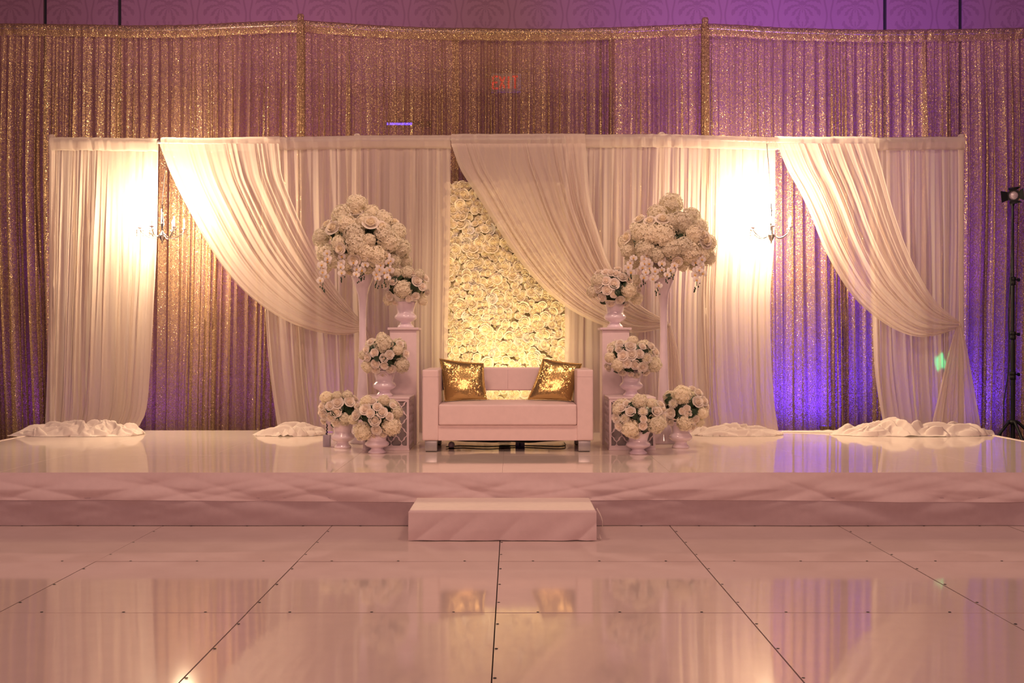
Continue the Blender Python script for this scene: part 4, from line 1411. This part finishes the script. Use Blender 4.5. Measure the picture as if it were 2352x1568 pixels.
chandelier((CH[1][0], CH[1][1], 2.42), 'lit crystal chandelier hanging at the right gap in the white drapes')

# uplights standing behind the curtains
upl = [(1893, 'blue uplight glowing through the gold curtain low under the right swag')]
for px, lb in upl:
    x = X(px, 12.75)
    t = thing('wall_uplight', lb, 'lamp', (x, 12.62, 0))
    MB().lathe([(.002, 0), (.085, 0), (.09, .02), (.088, .27), (.095, .30), (.08, .30), (.078, .26), (.002, .25)], (x, 12.62, .03), 20).build('housing', MT['black'], t)
    MB().box(x - .1, x + .1, 12.52, 12.72, 0, .03, bev=.006).build('base', MT['black'], t)

# ------------------------------------------------------------------ light stand at the right edge
YL = 11.8
lx = X(2326, YL)
ls = thing('light_stand', 'tall black tripod light stand beside the right end of the stage', 'stand', (lx, YL, 0))
zt_ = Z(470, YL)
MB().tube([(lx, YL, .10), (lx, YL, .46), (lx, YL, 1.3)], .024, 12).build('pole', MT['black'], ls)
MB().tube([(lx, YL, 1.2), (lx, YL, 2.05)], .020, 12).build('pole', MT['black'], ls)
MB().tube([(lx, YL, 2.0), (lx, YL, zt_)], .014, 12).build('pole', MT['black'], ls)
for py in (645, 770, 862):
    z = Z(py, YL)
    cl = MB().lathe([(.02, -.05), (.032, -.045), (.032, -.005), (.026, .0), (.034, .005), (.034, .04), (.02, .045)], (lx, YL, z), 14).build('collar', MT['black'], ls)
    kb = MB().tube([(lx + .03, YL, z + .012), (lx + .055, YL, z + .012)], .008, 8).tube([(lx + .055, YL, z + .012), (lx + .075, YL, z + .012)], .020, 10)
    o = kb.build('knob', MT['black'], ls)
zh = Z(968, YL)
MB().lathe([(.024, -.03), (.05, -.025), (.055, .015), (.024, .02)], (lx, YL, zh), 14).build('leg_hub', MT['black'], ls)
for a in (PI + .3, -.3, -PI / 2):
    d = Vector((math.cos(a), math.sin(a), 0))
    p0 = Vector((lx, YL, zh)) + d * .05
    p1 = Vector((lx, YL, .015)) + d * .46
    MB().tube([p0, p1], .016, 8).build('leg', MT['black'], ls)
    MB().tube([Vector((lx, YL, .14)), p0.lerp(p1, .55)], .008, 6).build('brace', MT['black'], ls)
hd = thing('stage_light', 'small black stage lamp with barn doors atop the light stand', 'lamp', (lx, YL, zt_))
hz = Z(449, YL); hx = X(2326, YL)
MB().tube([(lx, YL, zt_ - .01), (lx, YL, zt_ + .05)], .020, 10).tube([(lx + .02, YL, zt_ + .02), (lx + .045, YL, zt_ + .02)], .010, 8).build('spigot', MT['black'], hd)
fdir = Vector((-.25, -1, -.1)).normalized()
q = fdir.to_track_quat('Z', 'Y')
def lat(prof, n, nm, mat, sub=1.0):
    b_ = MB()
    b_.grid(np.array([[tuple(Vector((hx, YL, hz)) + q @ Vector((rr * math.cos(t), rr * math.sin(t), h))) for t in np.linspace(0, 2 * PI, n, endpoint=False)] for rr, h in prof]), closed=True)
    return b_.build(nm, mat, hd, auto=40)
lat([(.001, -.14), (.045, -.13), (.055, -.02), (.060, .03), (.070, .035), (.070, .055), (.050, .055), (.048, .04)], 12, 'housing', MT['black'])
lat([(.050, .038), (.035, .046), (.001, .050)], 20, 'lens', MT['lens'])
for k in range(4):
    a = k * PI / 2 + .1
    if k == 0: pass
    e1, e2 = Vector((math.cos(a), math.sin(a), 0)), Vector((-math.sin(a), math.cos(a), 0))
    o_ = Vector((0, 0, .055))
    out_ = .30 if k == 2 else .95
    dr = (e1 * (1.0 if k == 2 else .35) + Vector((0, 0, .35 if k == 2 else 1))).normalized()
    p = [e1 * .06 + e2 * .045 + o_, e1 * .06 - e2 * .045 + o_, e1 * .06 + dr * .075 - e2 * .065 + o_, e1 * .06 + dr * .075 + e2 * .065 + o_]
    pts_ = [Vector((hx, YL, hz)) + q @ v for v in p] + [Vector((hx, YL, hz)) + q @ (v + e1 * .004) for v in p]
    MB().poly([tuple(v) for v in pts_], [(0, 1, 2, 3), (7, 6, 5, 4), (0, 4, 5, 1), (1, 5, 6, 2), (2, 6, 7, 3), (3, 7, 4, 0)]).build('barn_door', MT['black'], hd, smooth=False)
cab = polyline([(lx - .01, YL - .03, zt_ - .02), (lx - .03, YL - .03, 2.2), (lx - .035, YL - .03, Z(640, YL)), (lx - .06, YL - .03, Z(720, YL)), (lx - .055, YL - .03, Z(790, YL)), (lx - .06, YL - .03, Z(850, YL)),
                (lx - .11, YL - .03, Z(920, YL)), (lx - .12, YL - .04, Z(975, YL)), (lx - .16, YL - .05, Z(1005, YL)), (lx - .2, YL - .06, .02)], 60)
tag(MB().tube([tuple(p) for p in cab], .006, 6).build('power_cable', MT['black']), 'thin black cable hanging down alongside the light stand', 'cable')
